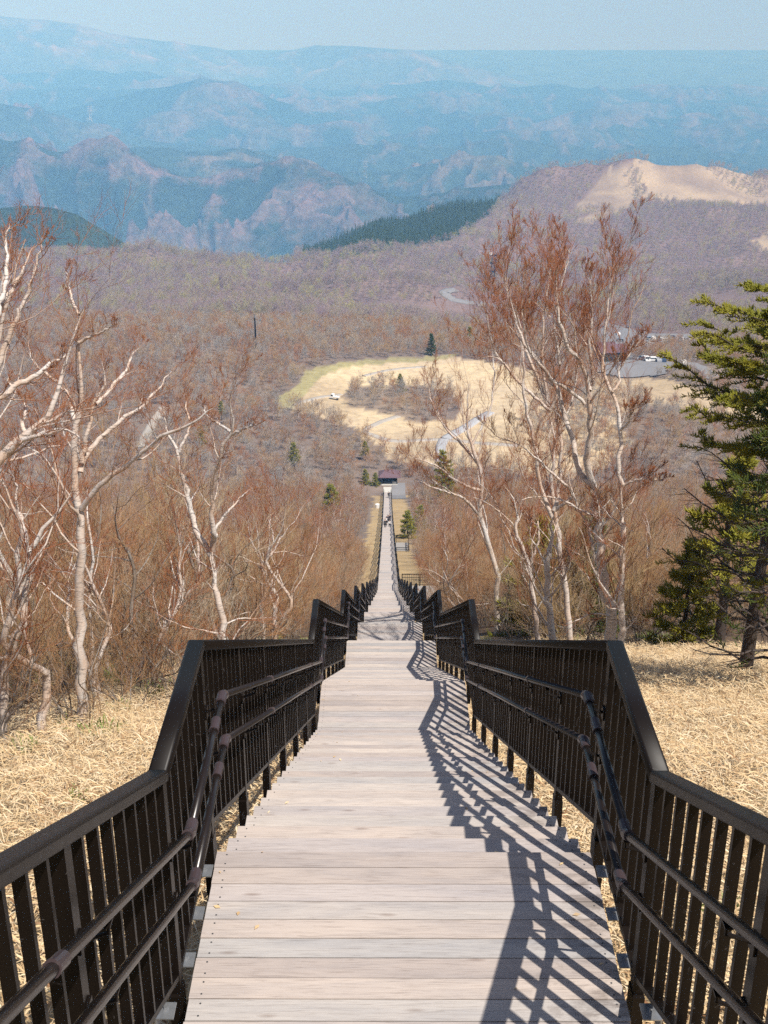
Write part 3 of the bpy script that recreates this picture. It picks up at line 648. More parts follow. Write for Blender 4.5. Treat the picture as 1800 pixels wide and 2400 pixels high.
for side, word in ((-1, 'left'), (1, 'right')):
    rail = new_obj('metal_railing', None); rail.location = (0, 0, 0)
    tag(rail, f'dark brown metal railing with balusters and twin handrails along the {word} edge of the stairs', 'railing', 'railings of the stairway')
    br_me = [bracket_mesh(side, h) for h in HAND]
    spots = []; posts = []; nseg = 0
    for i in range(len(PATH)-1):
        (y0, z0), (y1, z1) = PATH[i], PATH[i+1]
        L = y1-y0; flat = abs(z0-z1) < 1e-6
        npan = 1 if flat else 6
        for k in range(npan): posts.append(y0+L*k/npan+0.0)
        for k in range(npan):
            c = 6 if flat else (7 if y0 < 92 else 8)
            for j in range(1, c+1): spots.append(y0+L*(k+j/(c+1))/npan)
        if y0 > 120: pass
    def seg_mesh(i0, i1, kind, h=0.0, r=0.019, x=0.0):
        b = MB()
        for i in range(i0, i1):
            (y0, z0), (y1, z1) = PATH[i], PATH[i+1]
            if kind == 'top': b.extrude(prof, (0, y0, z0+HT_TOP), (0, y1, z1+HT_TOP))
            elif kind == 'bottom': b.extrude([(-0.02, 0), (0.02, 0), (0.02, -0.028), (-0.02, -0.028)], (0, y0, z0+0.078), (0, y1, z1+0.078))
            else:
                n = 12 if i < 12 else 6
                b.extrude([(r*math.cos(2*math.pi*q/n), r*math.sin(2*math.pi*q/n)) for q in range(n)], (0, y0, z0+h), (0, y1, z1+h))
        return b
    nind = 16
    for i in range(len(PATH)-1):
        if i >= 2*nind: break
        for kind, nm, x in (('top', 'top_rail', RX), ('bottom', 'bottom_rail', RX)):
            o = seg_mesh(i, i+1, kind).build(nm, M_METAL, rail, (side*x, 0, 0), smooth=False)
            if i < 8 and kind == 'top':
                o.data.polygons.foreach_set('use_smooth', [len(p.vertices) == 4 for p in o.data.polygons])
        for h in HAND:
            o = seg_mesh(i, i+1, 'tube', h).build('handrail', M_TUBE, rail, (side*TX, 0, 0))
            o.data.polygons.foreach_set('use_smooth', [len(p.vertices) == 4 for p in o.data.polygons])
    b = seg_mesh(2*nind, len(PATH)-1, 'top'); b2 = seg_mesh(2*nind, len(PATH)-1, 'bottom'); b.add(b2.v, b2.f)
    for h in HAND:
        b3 = seg_mesh(2*nind, len(PATH)-1, 'tube', h); b.add([(v[0]-side*(RX-TX) if True else v[0], v[1], v[2]) for v in b3.v], b3.f)
    tag(b.build('far_rails', M_METAL, rail, (side*RX, 0, 0)), kind='stuff')
    # sleeves where the handrails bend
    for i in range(1, 14):
        (y1, z1) = PATH[i]; (y0, z0) = PATH[i-1]; (y2, z2) = PATH[i+1]
        for h in HAND:
            b = MB(); C0 = Vector((0, y1, z1+h))
            for (yy, zz) in ((y0, z0), (y2, z2)):
                d = (Vector((0, yy, zz+h))-C0).normalized()
                b.bar(C0-d*0.004, C0+d*0.062, 0.0245, 14); b.bar(C0+d*0.062, C0+d*0.070, 0.0225, 14)
            o = b.build('sleeve', M_SLEEVE, rail, (side*TX, 0, 0)); 
    for i in range(0, 11):     # ring joints along the tubes
        (y0, z0), (y1, z1) = PATH[i], PATH[i+1]; L = y1-y0; flat = abs(z0-z1) < 1e-6
        for k in range(1, 2 if flat else 3):
            t = 0.75 if flat else (k-0.45)/2
            for h in HAND:
                c = Vector((0, y0+L*t, z0+(z1-z0)*t+h)); d = Vector((0, L, z1-z0)).normalized(); b = MB(); b.bar(c-d*0.045, c+d*0.045, 0.0218, 14); b.bar(c-d*0.05, c-d*0.045, 0.024, 14)
                b.build('sleeve', M_SLEEVE, rail, (side*TX, 0, 0))
    vis = [p for p in posts if p > 0.8]
    for p in posts:
        if p < 92 and p > -5: 
            new_obj('post', post_me, rail, (side*RX, p, path_z(p)))
            for bm_ in (br_me if p < 60 else ()): new_obj('bracket', bm_, rail, (side*RX, p, path_z(p)))
    near_b = [s for s in spots if s > 0.6][:300]; nb = set(near_b)
    for s_ in near_b: new_obj('baluster', bal_me, rail, (side*RX, s_, path_z(s_)))
    b = MB()
    for s_ in spots:
        if s_ not in nb: b.box((0, s_, path_z(s_)+0.565), (0.026, 0.026, 1.0))
    for p in posts:
        if p >= 92: b.box((0, p, path_z(p)+0.3), (0.045, 0.062, 1.46))
    tag(b.build('far_balusters', M_METAL, rail, (side*RX, 0, 0)), kind='stuff')
    # galvanised fixing plates on the near deck edge
    pl = MB(); pl.box((0, 0, 0), (0.075, 0.085, 0.006)); pl.box((side*0.034, 0, -0.045), (0.006, 0.085, 0.09)); pl.bar((0, 0.012, 0), (0, 0.012, 0.014), 0.011, 6); pl = pl.mesh('base_plate', [M_GALV])
    for s_ in [q for q in spots if 1.0 < q < 4.7][::2]:
        new_obj('base_plate', pl, rail, (side*(RX-0.012), s_+0.03, path_z(s_)-0.02))

# ------------------------------------------------------------------ side platforms with fences
M_DECK2 = simple('platform_boards', (0.33, 0.31, 0.29), 0.7, 0, 0.2, 3)
def platform(x0, x1, y0, y1, zt, label):
    t = new_obj('viewing_platform', None, None, (x0, y0, zt)); tag(t, label, 'platform', 'resting platforms beside the stairs')
    W_, D_ = x1-x0, y1-y0
    n = int(D_/0.14)
    b = MB()
    for i in range(n): b.box((W_/2, (i+0.5)*D_/n, -0.02), (W_, D_/n-0.008, 0.04))
    tag(b.build('floor_boards', M_DECK2, t), kind='stuff')
    b = MB(); b.box((W_/2, D_/2, -0.14), (W_-0.1, D_-0.1, 0.16))
    for sx_ in (0.15, W_/2, W_-0.15):
        for sy_ in (0.15, D_-0.15): b.box((sx_, sy_, -1.2), (0.12, 0.12, 2.1))
    b.build('support_frame', M_METAL, t)
    for (a, c) in (((0.05, 0.03), (W_-0.03, 0.03)), ((W_-0.03, 0.03), (W_-0.03, D_-0.03)), ((0.05, D_-0.03), (W_-0.03, D_-0.03))):
        L = math.hypot(c[0]-a[0], c[1]-a[1]); k = max(1, round(L/1.5))
        b = MB(); ang = math.atan2(c[1]-a[1], c[0]-a[0])
        b.box(((a[0]+c[0])/2, (a[1]+c[1])/2, 1.08), (L+0.06, 0.07, 0.05), rz=ang); b.box(((a[0]+c[0])/2, (a[1]+c[1])/2, 0.78), (L, 0.035, 0.035), rz=ang); b.box(((a[0]+c[0])/2, (a[1]+c[1])/2, 0.1), (L, 0.035, 0.035), rz=ang)
        b.build('fence_rail', M_METAL, t)
        for i in range(k+1):
            b = MB(); b.box((a[0]+(c[0]-a[0])*i/k, a[1]+(c[1]-a[1])*i/k, 0.5), (0.075, 0.075, 1.14)); b.build('post', M_METAL, t)
        m_ = int(L/0.15)
        for i in range(1, m_):
            b = MB(); b.box((a[0]+(c[0]-a[0])*i/m_, a[1]+(c[1]-a[1])*i/m_, 0.58), (0.028, 0.028, 0.96)); b.build('baluster', M_METAL, t)
platform(1.12, 5.6, 84.5, 90.6, path_z(90.0)+0.5, 'fenced platform to the right of the stairs at the foot of the steep flights')
platform(1.12, 2.9, 148.5, 152.5, path_z(151)-0.3, 'smaller fenced platform farther down on the right side of the stairs')

# ------------------------------------------------------------------ shelter at the bottom
M_ROOF = simple('purple_brown_metal_roof', (0.16, 0.095, 0.11), 0.45, 0.1, 0.15, 2)
M_WALL = simple('dark_olive_timber', (0.055, 0.05, 0.035), 0.8); M_CONC = simple('pale_concrete', (0.55, 0.53, 0.48), 0.85, 0, 0.1, 3); M_DARK = simple('dark_opening', (0.012, 0.012, 0.010), 0.8)
sh = new_obj('shelter', None, None, (0.55, Y_END+7.6, Z_END-0.05)); tag(sh, 'small open shelter with a hipped purple-brown roof at the foot of the stairs', 'shelter')
b = MB(); hw, hd, ov = 3.05, 2.6, 2.3
b.add([(-hw, -hd, ov), (hw, -hd, ov), (hw, hd, ov), (-hw, hd, ov), (-1.1, 0, ov+1.35), (1.1, 0, ov+1.35), (-hw, -hd, ov-0.14), (hw, -hd, ov-0.14), (hw, hd, ov-0.14), (-hw, hd, ov-0.14)],
      [(0, 1, 5, 4), (1, 2, 5), (2, 3, 4, 5), (3, 0, 4), (0, 6, 7, 1), (1, 7, 8, 2), (2, 8, 9, 3), (3, 9, 6, 0), (6, 9, 8, 7)])
rf = b.build('roof', M_ROOF, sh); b = MB()
for i in range(1, 16): b.box((-hw+i*hw/8, -hd/2-0.45, ov+0.42), (0.03, 1.0, 0.03))
b = MB(); b.box((0, 1.6, 1.08), (4.1, 0.12, 2.16)); b.box((-1.99, 0.1, 1.08), (0.12, 2.9, 2.16)); b.box((1.99, 0.1, 1.08), (0.12, 2.9, 2.16)); b.build('wall', M_WALL, sh)
b = MB(); b.box((0, -1.55, 1.95), (4.1, 0.14, 0.45)); b.build('beam', M_WALL, sh)
for sx_ in (-1.98, 0.75, 1.98):
    b = MB(); b.box((sx_, -1.56, 0.87), (0.14, 0.14, 1.7)); b.build('pillar', M_WALL, sh)
b = MB(); b.box((1.4, -1.55, 0.42), (1.15, 0.08, 0.62)); b.build('notice_board', M_CONC, sh)
b = MB(); b.box((0, 0, -0.08), (4.4, 3.9, 0.26)); b.box((-0.7, -2.1, -0.16), (2.9, 0.35, 0.2)); b.build('base', M_CONC, sh)
b = MB(); b.box((-0.6, 0.9, 0.42), (2.4, 0.4, 0.06)); b.box((-1.6, 0.9, 0.2), (0.1, 0.36, 0.4)); b.box((0.4, 0.9, 0.2), (0.1, 0.36, 0.4)); o = b.build('wooden_bench', M_WALL, None, (0.55, Y_END+7.6, Z_END-0.05+0.05)); tag(o, 'dark bench inside the shelter at the foot of the stairs', 'bench')
# paved apron to the right of the stair foot
V = []; Fq = []
xs = np.linspace(1.2, 4.8, 10); ys = np.linspace(Y_END-16, Y_END+7, 24)
X_, Y_ = np.meshgrid(xs, ys); Zp = T(X_, Y_)+0.10
ixx = np.arange(X_.size).reshape(X_.shape); o = new_obj('pavement', mesh_np('pavement', np.stack([X_, Y_, Zp], -1).reshape(-1, 3), np.stack([ixx[:-1, :-1], ixx[:-1, 1:], ixx[1:, 1:], ixx[1:, :-1]], -1).reshape(-1, 4), [M_ASPH], True)); tag(o, kind='structure')
b = MB(); b.box((0, Y_END+1.9, Z_END-0.12), (2.2, 4.2, 0.2)); tag(b.build('pavement', M_CONC), kind='structure')
# round white water tank beside the railing
tk = MB(); tk.bar((0, 0, 0), (0, 0, 1.0), 0.5, 16); tk.bar((0, 0, 1.0), (0, 0, 1.15), 0.5, 16, r2=0.15)
yt = 252.0; o = tk.build('water_tank', M_WHITE, None, (-2.3, yt, float(T(-2.3, yt)))); tag(o, 'small pale round tank beside the left railing near the stair foot', 'tank')

# ------------------------------------------------------------------ people on the lower stairs
def surf_z(yy):
    for a, bb, zz in SURF:
        if a <= yy < bb: return zz
    return Z_END
M_SKIN = simple('skin', (0.50, 0.33, 0.25), 0.6); M_BLACK = simple('black_cloth', (0.015, 0.015, 0.018), 0.8); M_NAVY = simple('navy_cloth', (0.02, 0.025, 0.05), 0.8)
M_WCLOTH = simple('white_cloth', (0.70, 0.70, 0.70), 0.8); M_HAIR = simple('black_hair', (0.012, 0.010, 0.010), 0.5)
def skin_obj(name, V, E, R, m, parent):
    me = bpy.data.meshes.new(name); me.from_pydata(V, E, []); me.materials.append(m)
    o = new_obj(name, me, parent); o.modifiers.new('skin', 'SKIN')
    for i, r in enumerate(R): me.skin_vertices[0].data[i].radius = (r, r)
    me.skin_vertices[0].data[0].use_root = True
    s = o.modifiers.new('sub', 'SUBSURF'); s.levels = 1; s.render_levels = 1; return o
def person(x, yy, rz, label, top, legs, h=1.68, stride=0.16, crouch=0.0, arm=0.1):
    p = new_obj('person', None, None, (x, yy, surf_z(yy))); p.rotation_euler = (0, 0, rz); p.scale = (h/1.7,)*3; tag(p, label, 'person', 'people on the lower stairs')
    hip = 0.9-crouch; 
    body = [(0, 0, hip), (0, 0.01, hip+0.25), (0, 0.0, hip+0.5), (0, 0, hip+0.6), (0, 0.015, hip+0.70), (0, 0.02, hip+0.79),
            (-0.10, 0.02, hip-0.05), (-0.11, stride+0.25*crouch, hip/2), (-0.11, stride*0.9, 0.05), (-0.11, stride+0.14, 0.035),
            (0.10, -0.02, hip-0.05), (0.11, -stride*0.3+0.25*crouch, hip/2), (0.11, -stride, 0.05), (0.11, -stride+0.14, 0.035),
            (-0.19, 0, hip+0.48), (-0.25, -arm, hip+0.22), (-0.26, arm*0.6, hip-0.02), (0.19, 0, hip+0.48), (0.25, arm, hip+0.22), (0.26, arm*1.8, hip-0.02)]
    E = [(0, 1), (1, 2), (2, 3), (3, 4), (4, 5), (0, 6), (6, 7), (7, 8), (8, 9), (0, 10), (10, 11), (11, 12), (12, 13), (2, 14), (14, 15), (15, 16), (2, 17), (17, 18), (18, 19)]
    R = [0.12, 0.11, 0.12, 0.05, 0.085, 0.075, 0.075, 0.055, 0.04, 0.03, 0.075, 0.055, 0.04, 0.03, 0.05, 0.04, 0.03, 0.05, 0.04, 0.03]
    skin_obj('body', body, E, R, M_SKIN, p)
    skin_obj('jacket', [body[0], body[1], body[2], body[14], body[15], tuple(0.25*a+0.75*b for a, b in zip(body[15], body[16])), body[17], body[18], tuple(0.25*a+0.75*b for a, b in zip(body[18], body[19]))],
             [(0, 1), (1, 2), (2, 3), (3, 4), (4, 5), (2, 6), (6, 7), (7, 8)], [0.15, 0.15, 0.15, 0.075, 0.06, 0.05, 0.075, 0.06, 0.05], top, p)
    skin_obj('trousers', [body[0], body[6], body[7], body[8], body[10], body[11], body[12]], [(0, 1), (1, 2), (2, 3), (0, 4), (4, 5), (5, 6)], [0.14, 0.10, 0.075, 0.065, 0.10, 0.075, 0.065], legs, p)
    skin_obj('hair', [(0, -0.02, hip+0.70), (0, -0.02, hip+0.80), (0, 0.01, hip+0.84)], [(0, 1), (1, 2)], [0.09, 0.095, 0.06], M_HAIR, p)
    return p
def x_at(px, yy): z_ = surf_z(yy); Zc = yy*math.cos(PITCH)-z_*math.sin(PITCH); return (px-908)/FPX*Zc-0.085
def y_at_row(row, x=0):
    best = min(np.arange(95, Y_END, 0.25), key=lambda q: abs(project((x, q, surf_z(q)))[1]-row)); return float(best)
for (px, foot, rz, lab, top, legs, kw) in (
    (911.5, 1167, math.pi, 'person in black walking alone near the foot of the stairs', M_BLACK, M_BLACK, dict(h=1.72)),
    (903.5, 1238, math.pi, 'person in black nearest the camera in the group on the stairs', M_BLACK, M_BLACK, dict(h=1.72, arm=0.22)),
    (905.5, 1231, 0.4, 'person in a white top in the middle of the group on the stairs', M_WCLOTH, M_BLACK, dict(h=1.6)),
    (909.5, 1226, math.pi, 'person in navy clothing behind the white-topped person', M_NAVY, M_BLACK, dict(h=1.62)),
    (913.8, 1224, math.pi, 'person in black farthest down in the group, by the right railing', M_BLACK, M_BLACK, dict(h=1.72)),
    (913.8, 1235, math.pi, 'person in black with a white bag crouching by the right railing', M_WCLOTH, M_BLACK, dict(h=1.6, crouch=0.3))):
    yy = y_at_row(foot); person(x_at(px, yy), yy, rz, lab, top, legs, **kw)

# ------------------------------------------------------------------ utility pole, mast, pylons
P = at(600, 817); pole = new_obj('utility_pole', None, None, P); tag(pole, 'dark utility pole with a pale top standing in the woodland left of the meadow', 'pole')
hp = 75/FPX*(P[1]*math.cos(PITCH)-P[2]*math.sin(PITCH))/math.cos(PITCH)
b = MB(); b.bar((0, 0, -0.5), (0, 0, hp*0.9), 0.42, 12, r2=0.3); b.build('shaft', M_METAL, pole)
b = MB(); b.bar((0, 0, hp*0.9), (0, 0, hp), 0.3, 12, r2=0.26); b.build('cap', M_GALV, pole)
P = at(1154, 668); P2 = P; Zm = P[1]*math.cos(PITCH)-P[2]*math.sin(PITCH); hm_ = 72/FPX*Zm/0.95; s_ = hm_/22
mast = new_obj('radio_mast', None, None, P); tag(mast, 'dark lattice radio mast with a white dish on the ridge behind the bare trees', 'mast')
b = MB()
for sx_ in (-1, 1):
    for sy_ in (-1, 1): b.bar((sx_*1.5*s_, sy_*1.5*s_, -1), (sx_*0.8*s_, sy_*0.8*s_, 20*s_), 0.16*s_, 6)
for i in range(8):
    z0 = i*2.5*s_; w0 = (1.5-0.7*i/8)*s_
    for (a_, c_) in (((-1, -1), (1, -1)), ((1, -1), (1, 1)), ((1, 1), (-1, 1)), ((-1, 1), (-1, -1))):
        b.bar((a_[0]*w0, a_[1]*w0, z0), (c_[0]*w0, c_[1]*w0, z0), 0.1*s_, 5); b.bar((a_[0]*w0, a_[1]*w0, z0), (c_[0]*w0, c_[1]*w0, z0+2.5*s_), 0.1*s_, 5)
b.build('lattice', M_METAL, mast)
for hh, rr in ((9, 2.2), (14.5, 1.9), (20, 2.6)):
    b = MB(); b.bar((0, 0, hh*s_), (0, 0, (hh+0.5)*s_), rr*s_, 10)
    for k in range(10): b.bar((rr*s_*math.cos(k*0.628), rr*s_*math.sin(k*0.628), hh*s_), (rr*s_*math.cos(k*0.628), rr*s_*math.sin(k*0.628), (hh+1.3)*s_), 0.1*s_, 4)
    b.build('platform', M_METAL, mast)
b = MB(); b.bar((-1.9*s_, -1.5*s_, 21.5*s_), (-1.9*s_, -2.1*s_, 21.5*s_), 1.0*s_, 14, r2=0.9*s_); b.build('dish', M_WHITE, mast)
for dz, xx in ((12, 1.5), (17, 1.3)):
    b = MB(); b.bar((xx*s_, -1*s_, dz*s_), (xx*s_, -1.5*s_, dz*s_), 0.8*s_, 12); b.build('dish', M_METAL, mast)
def pylon(px, top, bot, D, label):
    sl_ = float(row_slope(bot)); Zc = D*(math.cos(PITCH)+sl_*math.sin(PITCH)); hh = (bot-top)/FPX*Zc
    t = new_obj('power_pylon', None, None, ((px-908)/FPX*Zc, D, -D*sl_)); tag(t, label, 'pylon', 'power pylons on the far ridges'); b = MB(); w0 = hh*0.12
    for sx_ in (-1, 1):
        for sy_ in (-1, 1): b.bar((sx_*w0, sy_*w0, -hh*0.3), (sx_*w0*0.15, sy_*w0*0.15, hh), hh*0.008, 4)
    for i in range(7):
        a_ = w0*(1-0.85*i/7); c_ = w0*(1-0.85*(i+1)/7); z0, z1 = hh*i/7, hh*(i+1)/7
        b.bar((-a_, 0, z0), (c_, 0, z1), hh*0.005, 4); b.bar((a_, 0, z0), (-c_, 0, z1), hh*0.005, 4)
    b.build('tower', M_GALV, t)
    for q in (0.66, 0.8, 0.93):
        b = MB(); b.bar((-w0*1.2, 0, hh*q), (w0*1.2, 0, hh*q), hh*0.006, 4); b.build('crossarm', M_WHITE, t)
pylon(212, 249, 284, 6200, 'white power pylon on the hazy ridge at upper left')
pylon(856, 378, 416, 3950, 'white power pylon above the clear-cut gully in the middle distance')

# ------------------------------------------------------------------ vehicles and buildings of the plateau
M_GLASS = simple('dark_glass', (0.02, 0.025, 0.03), 0.1); M_TYRE = simple('black_tyre', (0.02, 0.02, 0.02), 0.8)
def wheel(b, x, yy, r=0.3): b.bar((x-0.09, yy, r), (x+0.09, yy, r), r, 14)
P = at(781, 936, 300, 600); P[2] += 0.25
tr = new_obj('pickup_truck', None, None, P); tr.rotation_euler = (0, 0, math.radians(70)); tag(tr, 'small white flatbed truck parked on the dry meadow', 'truck')
b = MB(); b.add([(-0.72, -0.3, 0.35), (0.72, -0.3, 0.35), (0.72, 1.0, 0.35), (-0.72, 1.0, 0.35), (-0.72, -0.3, 1.75), (0.72, -0.3, 1.75), (0.72, 0.55, 1.78), (-0.72, 0.55, 1.78), (0.72, 1.05, 1.0), (-0.72, 1.05, 1.0)],
                [(0, 3, 2, 1), (0, 1, 5, 4), (4, 5, 6, 7), (7, 6, 8, 9), (9, 8, 2, 3), (1, 2, 8, 6, 5), (0, 4, 7, 9, 3)]); bevel(b.build('cab', M_WHITE, tr), 0.03)
b = MB(); b.add([(-0.6, 0.60, 1.74), (0.6, 0.60, 1.74), (0.63, 1.065, 1.06), (-0.63, 1.065, 1.06)], [(0, 1, 2, 3)]); b.v = [(x, y_+0.01, z_+0.01) for x, y_, z_ in b.v]; b.build('windscreen', M_GLASS, tr)
for s in (-1, 1):
    b = MB(); b.box((s*0.725, 0.25, 1.38), (0.012, 0.75, 0.5)); b.build('side_window', M_GLASS, tr)
    b = MB(); b.box((s*0.52, 1.06, 0.72), (0.22, 0.03, 0.14)); b.build('headlight', M_GALV, tr)
b = MB(); b.box((0, -1.35, 0.62), (1.42, 2.0, 0.06))
for s in (-1, 1): b.box((s*0.70, -1.35, 0.80), (0.04, 2.0, 0.3))
b.box((0, -2.33, 0.80), (1.42, 0.04, 0.3)); b.build('flatbed', M_WHITE, tr)
for s in (-1, 1):
    for yy in (0.65, -1.7): b = MB(); wheel(b, s*0.62, yy, 0.28); b.build('wheel', M_TYRE, tr)
M_PAINTS = {'white': M_WHITE, 'black': simple('black_car_paint', (0.015, 0.015, 0.018), 0.2), 'silver': simple('silver_car_paint', (0.45, 0.46, 0.48), 0.3, 0.5), 'dark red': simple('red_car_paint', (0.12, 0.02, 0.02), 0.3), 'dark blue': simple('blue_car_paint', (0.03, 0.05, 0.10), 0.3)}
def car_body(m):
    b = MB(); hx = 0.84
    pr = [(-2.1, 0.3), (2.1, 0.3), (2.15, 0.7), (1.2, 0.95), (0.5, 1.45), (-1.3, 1.48), (-2.05, 1.0), (-2.15, 0.6)]
    b.add([(-hx, p[0], p[1]) for p in pr]+[(hx, p[0], p[1]) for p in pr], [tuple(range(8)), tuple(range(15, 7, -1))]+[(i, 8+i, 8+(i+1) % 8, (i+1) % 8) for i in range(8)])
    return b.mesh('body', [m])
CB = {k: car_body(m) for k, m in M_PAINTS.items()}
b = MB(); 
for s in (-1, 1): b.add([(s*0.85, 1.0, 0.98), (s*0.85, 0.45, 1.38), (s*0.85, -1.25, 1.40), (s*0.85, -1.8, 1.0)], [(0, 1, 2, 3)])
b.add([(-0.75, 1.22, 0.96), (0.75, 1.22, 0.96), (0.7, 0.52, 1.44), (-0.7, 0.52, 1.44)], [(0, 1, 2, 3)]); b.v = [(x, y_+0.01 if abs(x) < 0.8 else y_, z_+0.015) for x, y_, z_ in b.v]
CG = b.mesh('windows', [M_GLASS]); b = MB(); wheel(b, 0, 0, 0.32); CW = b.mesh('wheel', [M_TYRE])
CARS = [(1520,798,'silver'),(1530,797,'white'),(1541,797,'black'),(1551,800,'white'),(1560,803,'white'),(1577,796,'dark blue'),(1580,806,'dark red'),(1600,800,'white'),(1609,801,'silver'),(1618,804,'white'),(1522,812,'white'),(1507,822,'black'),(1445,820,'black'),
        (1505,846,'silver'),(1515,848,'white'),(1527,849,'white'),(1540,850,'silver'),(1552,850,'dark blue'),(1448,787,'white'),(1388,754,'white'),(1510,781,'silver'),(1600,856,'white'),(1452,802,'silver')]
ORD = ['first', 'second', 'third', 'fourth', 'fifth', 'sixth', 'seventh', 'eighth', 'ninth', 'tenth']
for i, (px, py, c) in enumerate(CARS):
    P = at(px, py, 300, 1200); P[2] += 0.5
    t = new_obj('parked_car', None, None, P); t.rotation_euler = (0, 0, random.choice([0.1, 1.5, 3.2])+random.uniform(-0.15, 0.15)); t.scale = (1.15,)*3
    row = 'back row' if py < 806 else ('lower row' if py > 840 else 'near edge')
    lab = {10: 'white car parked alone in front of the back row of the car park', 11: 'black car at the near edge of the car park by the grass verge', 12: 'black car on the lane beside the brown building',
           18: 'white car on the road where it enters the car park', 19: 'white van on the road left of the car park', 20: 'silver car at the far left of the car park entrance', 21: 'white car on the lower road right of the car park', 22: 'silver car behind the brown building'}.get(i)
    if lab is None: lab = f'{c} car, {ORD[i if i < 10 else i-13]} from the left in the {"back" if i < 10 else "lower"} row of the car park'
    tag(t, lab, 'car', 'cars in the plateau car park')
    new_obj('body', CB[c], t); new_obj('windows', CG, t)
    for s in (-1, 1):
        for yy in (-1.35, 1.3): new_obj('wheel', CW, t, (s*0.78, yy, 0.32))
def building(px, py, W_, D_, H_, rz, label, wallm, roofm):
    P = at(px, py, 300, 1500); t = new_obj('building', None, None, P); t.rotation_euler = (0, 0, rz); tag(t, label, 'building')
    b = MB(); b.box((0, 0, H_/2-0.5), (W_, D_, H_+1)); b.build('wall', wallm, t)
    b = MB(); e = 0.6; b.add([(-W_/2-e, -D_/2-e, H_), (W_/2+e, -D_/2-e, H_), (W_/2+e, D_/2+e, H_), (-W_/2-e, D_/2+e, H_), (-W_/2-e, 0, H_+D_*0.28), (W_/2+e, 0, H_+D_*0.28)], [(0, 1, 5, 4), (3, 4, 5, 2), (0, 4, 3), (1, 2, 5), (0, 3, 2, 1)]); b.build('roof', roofm, t)
    for k in range(int(W_//2.5)):
        b = MB(); b.box((-W_/2+1.25+2.5*k, -D_/2-0.02, H_*0.55), (1.2, 0.06, 1.1)); b.build('window', M_GLASS, t)
building(1430, 848, 10, 8, 5.0, 0.2, 'brown two-storey building with a dull purple roof left of the car park', M_WALL, M_ROOF)
building(1402, 828, 14, 7, 3.2, 0.1, 'low purple-roofed building behind the brown building by the car park', M_WALL, M_ROOF)
# ------------------------------------------------------------------ vegetation: traced birches beside the stairs
def p3(px, py, Y):
    d = ray(px, py); return CAM+d*(Y/d[1])
def traced(name, label, base_px, limbs, cat, grp, g, bark=M_BIRCH, twig=M_TWIG_RED, Y0=None, **kw):
    """limbs: list of (radius0, radius1, depth drift, [(px,py)...]); first point list starts at the ground"""
    B = at(*base_px) if Y0 is None else None
    if Y0 is not None:
        B = p3(base_px[0], base_px[1], Y0); B[2] = float(T(B[0], B[1]))
    Y = B[1]; L3 = []; rads = []
    for (r0, r1, drift0, drift, pts) in limbs:
        n = len(pts); L3.append([p3(q[0], q[1], Y+drift0+drift*i/(n-1)) for i, q in enumerate(pts)]); rads.append((r0, r1))
    L3[0][0] = B-np.array([0, 0, 0.15])
    L3 = [[q-B for q in l] for l in L3]
    wd, tw = tree_meshes(name, L3, rads, g, bark, twig, **kw)
    t = new_obj(name, None, None, B); tag(t, label, cat, grp); new_obj('trunk', wd, t); new_obj('twigs', tw, t); return t
G = np.random.default_rng(21)
BG = 'pale barked birches beside the stairs'
C0 = lambda l: [(a*0.36166, 600+b*0.36166) for a, b in l]            # notes taken on enlarged crops of the photo
C1 = lambda l: [(1200+a*0.36166, 600+b*0.36166) for a, b in l]
B0 = lambda l: [(a*0.36166, 1200+b*0.36166) for a, b in l]
B1 = lambda l: [(1200+a*0.36166, 1200+b*0.36166) for a, b in l]
S_ = dict(slim=0.86, k0=3, l0=(0.2, 0.38), k1=8, k2=6, k3=6, l1=(0.2, 0.45), twig_r=0.0020, r1=0.28, n3=3)
traced('birch_tree', 'tall white birch with straight trunk and widely forking limbs left of the stairs', (184, 1700), [
    (0.105, 0.03, 0, 0.4, B0([(515,1400),(530,1000),(512,600),(520,200),(512,0)])+C0([(505,1700),(490,1500),(484,1250),(484,1080),(515,960),(520,700),(512,550),(512,380),(590,280)])),
    (0.05, 0.012, 0.1, -0.9, C0([(530,1640),(600,1530),(720,1430),(900,1300),(1000,1200),(1080,1150),(1200,1120),(1330,1020),(1480,900)])),
    (0.05, 0.012, 0.2, 1.0, C0([(520,1400),(550,1290),(650,1180),(790,1050),(940,975),(960,930),(1020,870),(1090,770),(1150,700)])),
    (0.045, 0.012, 0.2, 0.3, C0([(530,1340),(560,1180),(600,1040),(605,960),(690,830),(660,700),(690,640)])),
    (0.035, 0.01, 0.2, 1.2, C0([(620,960),(720,860),(820,740),(850,640),(930,570)])),
    (0.04, 0.01, 0.25, 1.1, C0([(480,1060),(440,900),(400,850),(300,770),(200,670),(180,560),(180,470)])),
    (0.03, 0.008, 0.3, -0.4, C0([(512,560),(600,520),(680,480),(760,440)])),
    (0.03, 0.008, 0.3, 0.4, C0([(512,380),(470,300),(440,180),(420,60)]))], 'tree', BG, G, up=0.5, **S_)
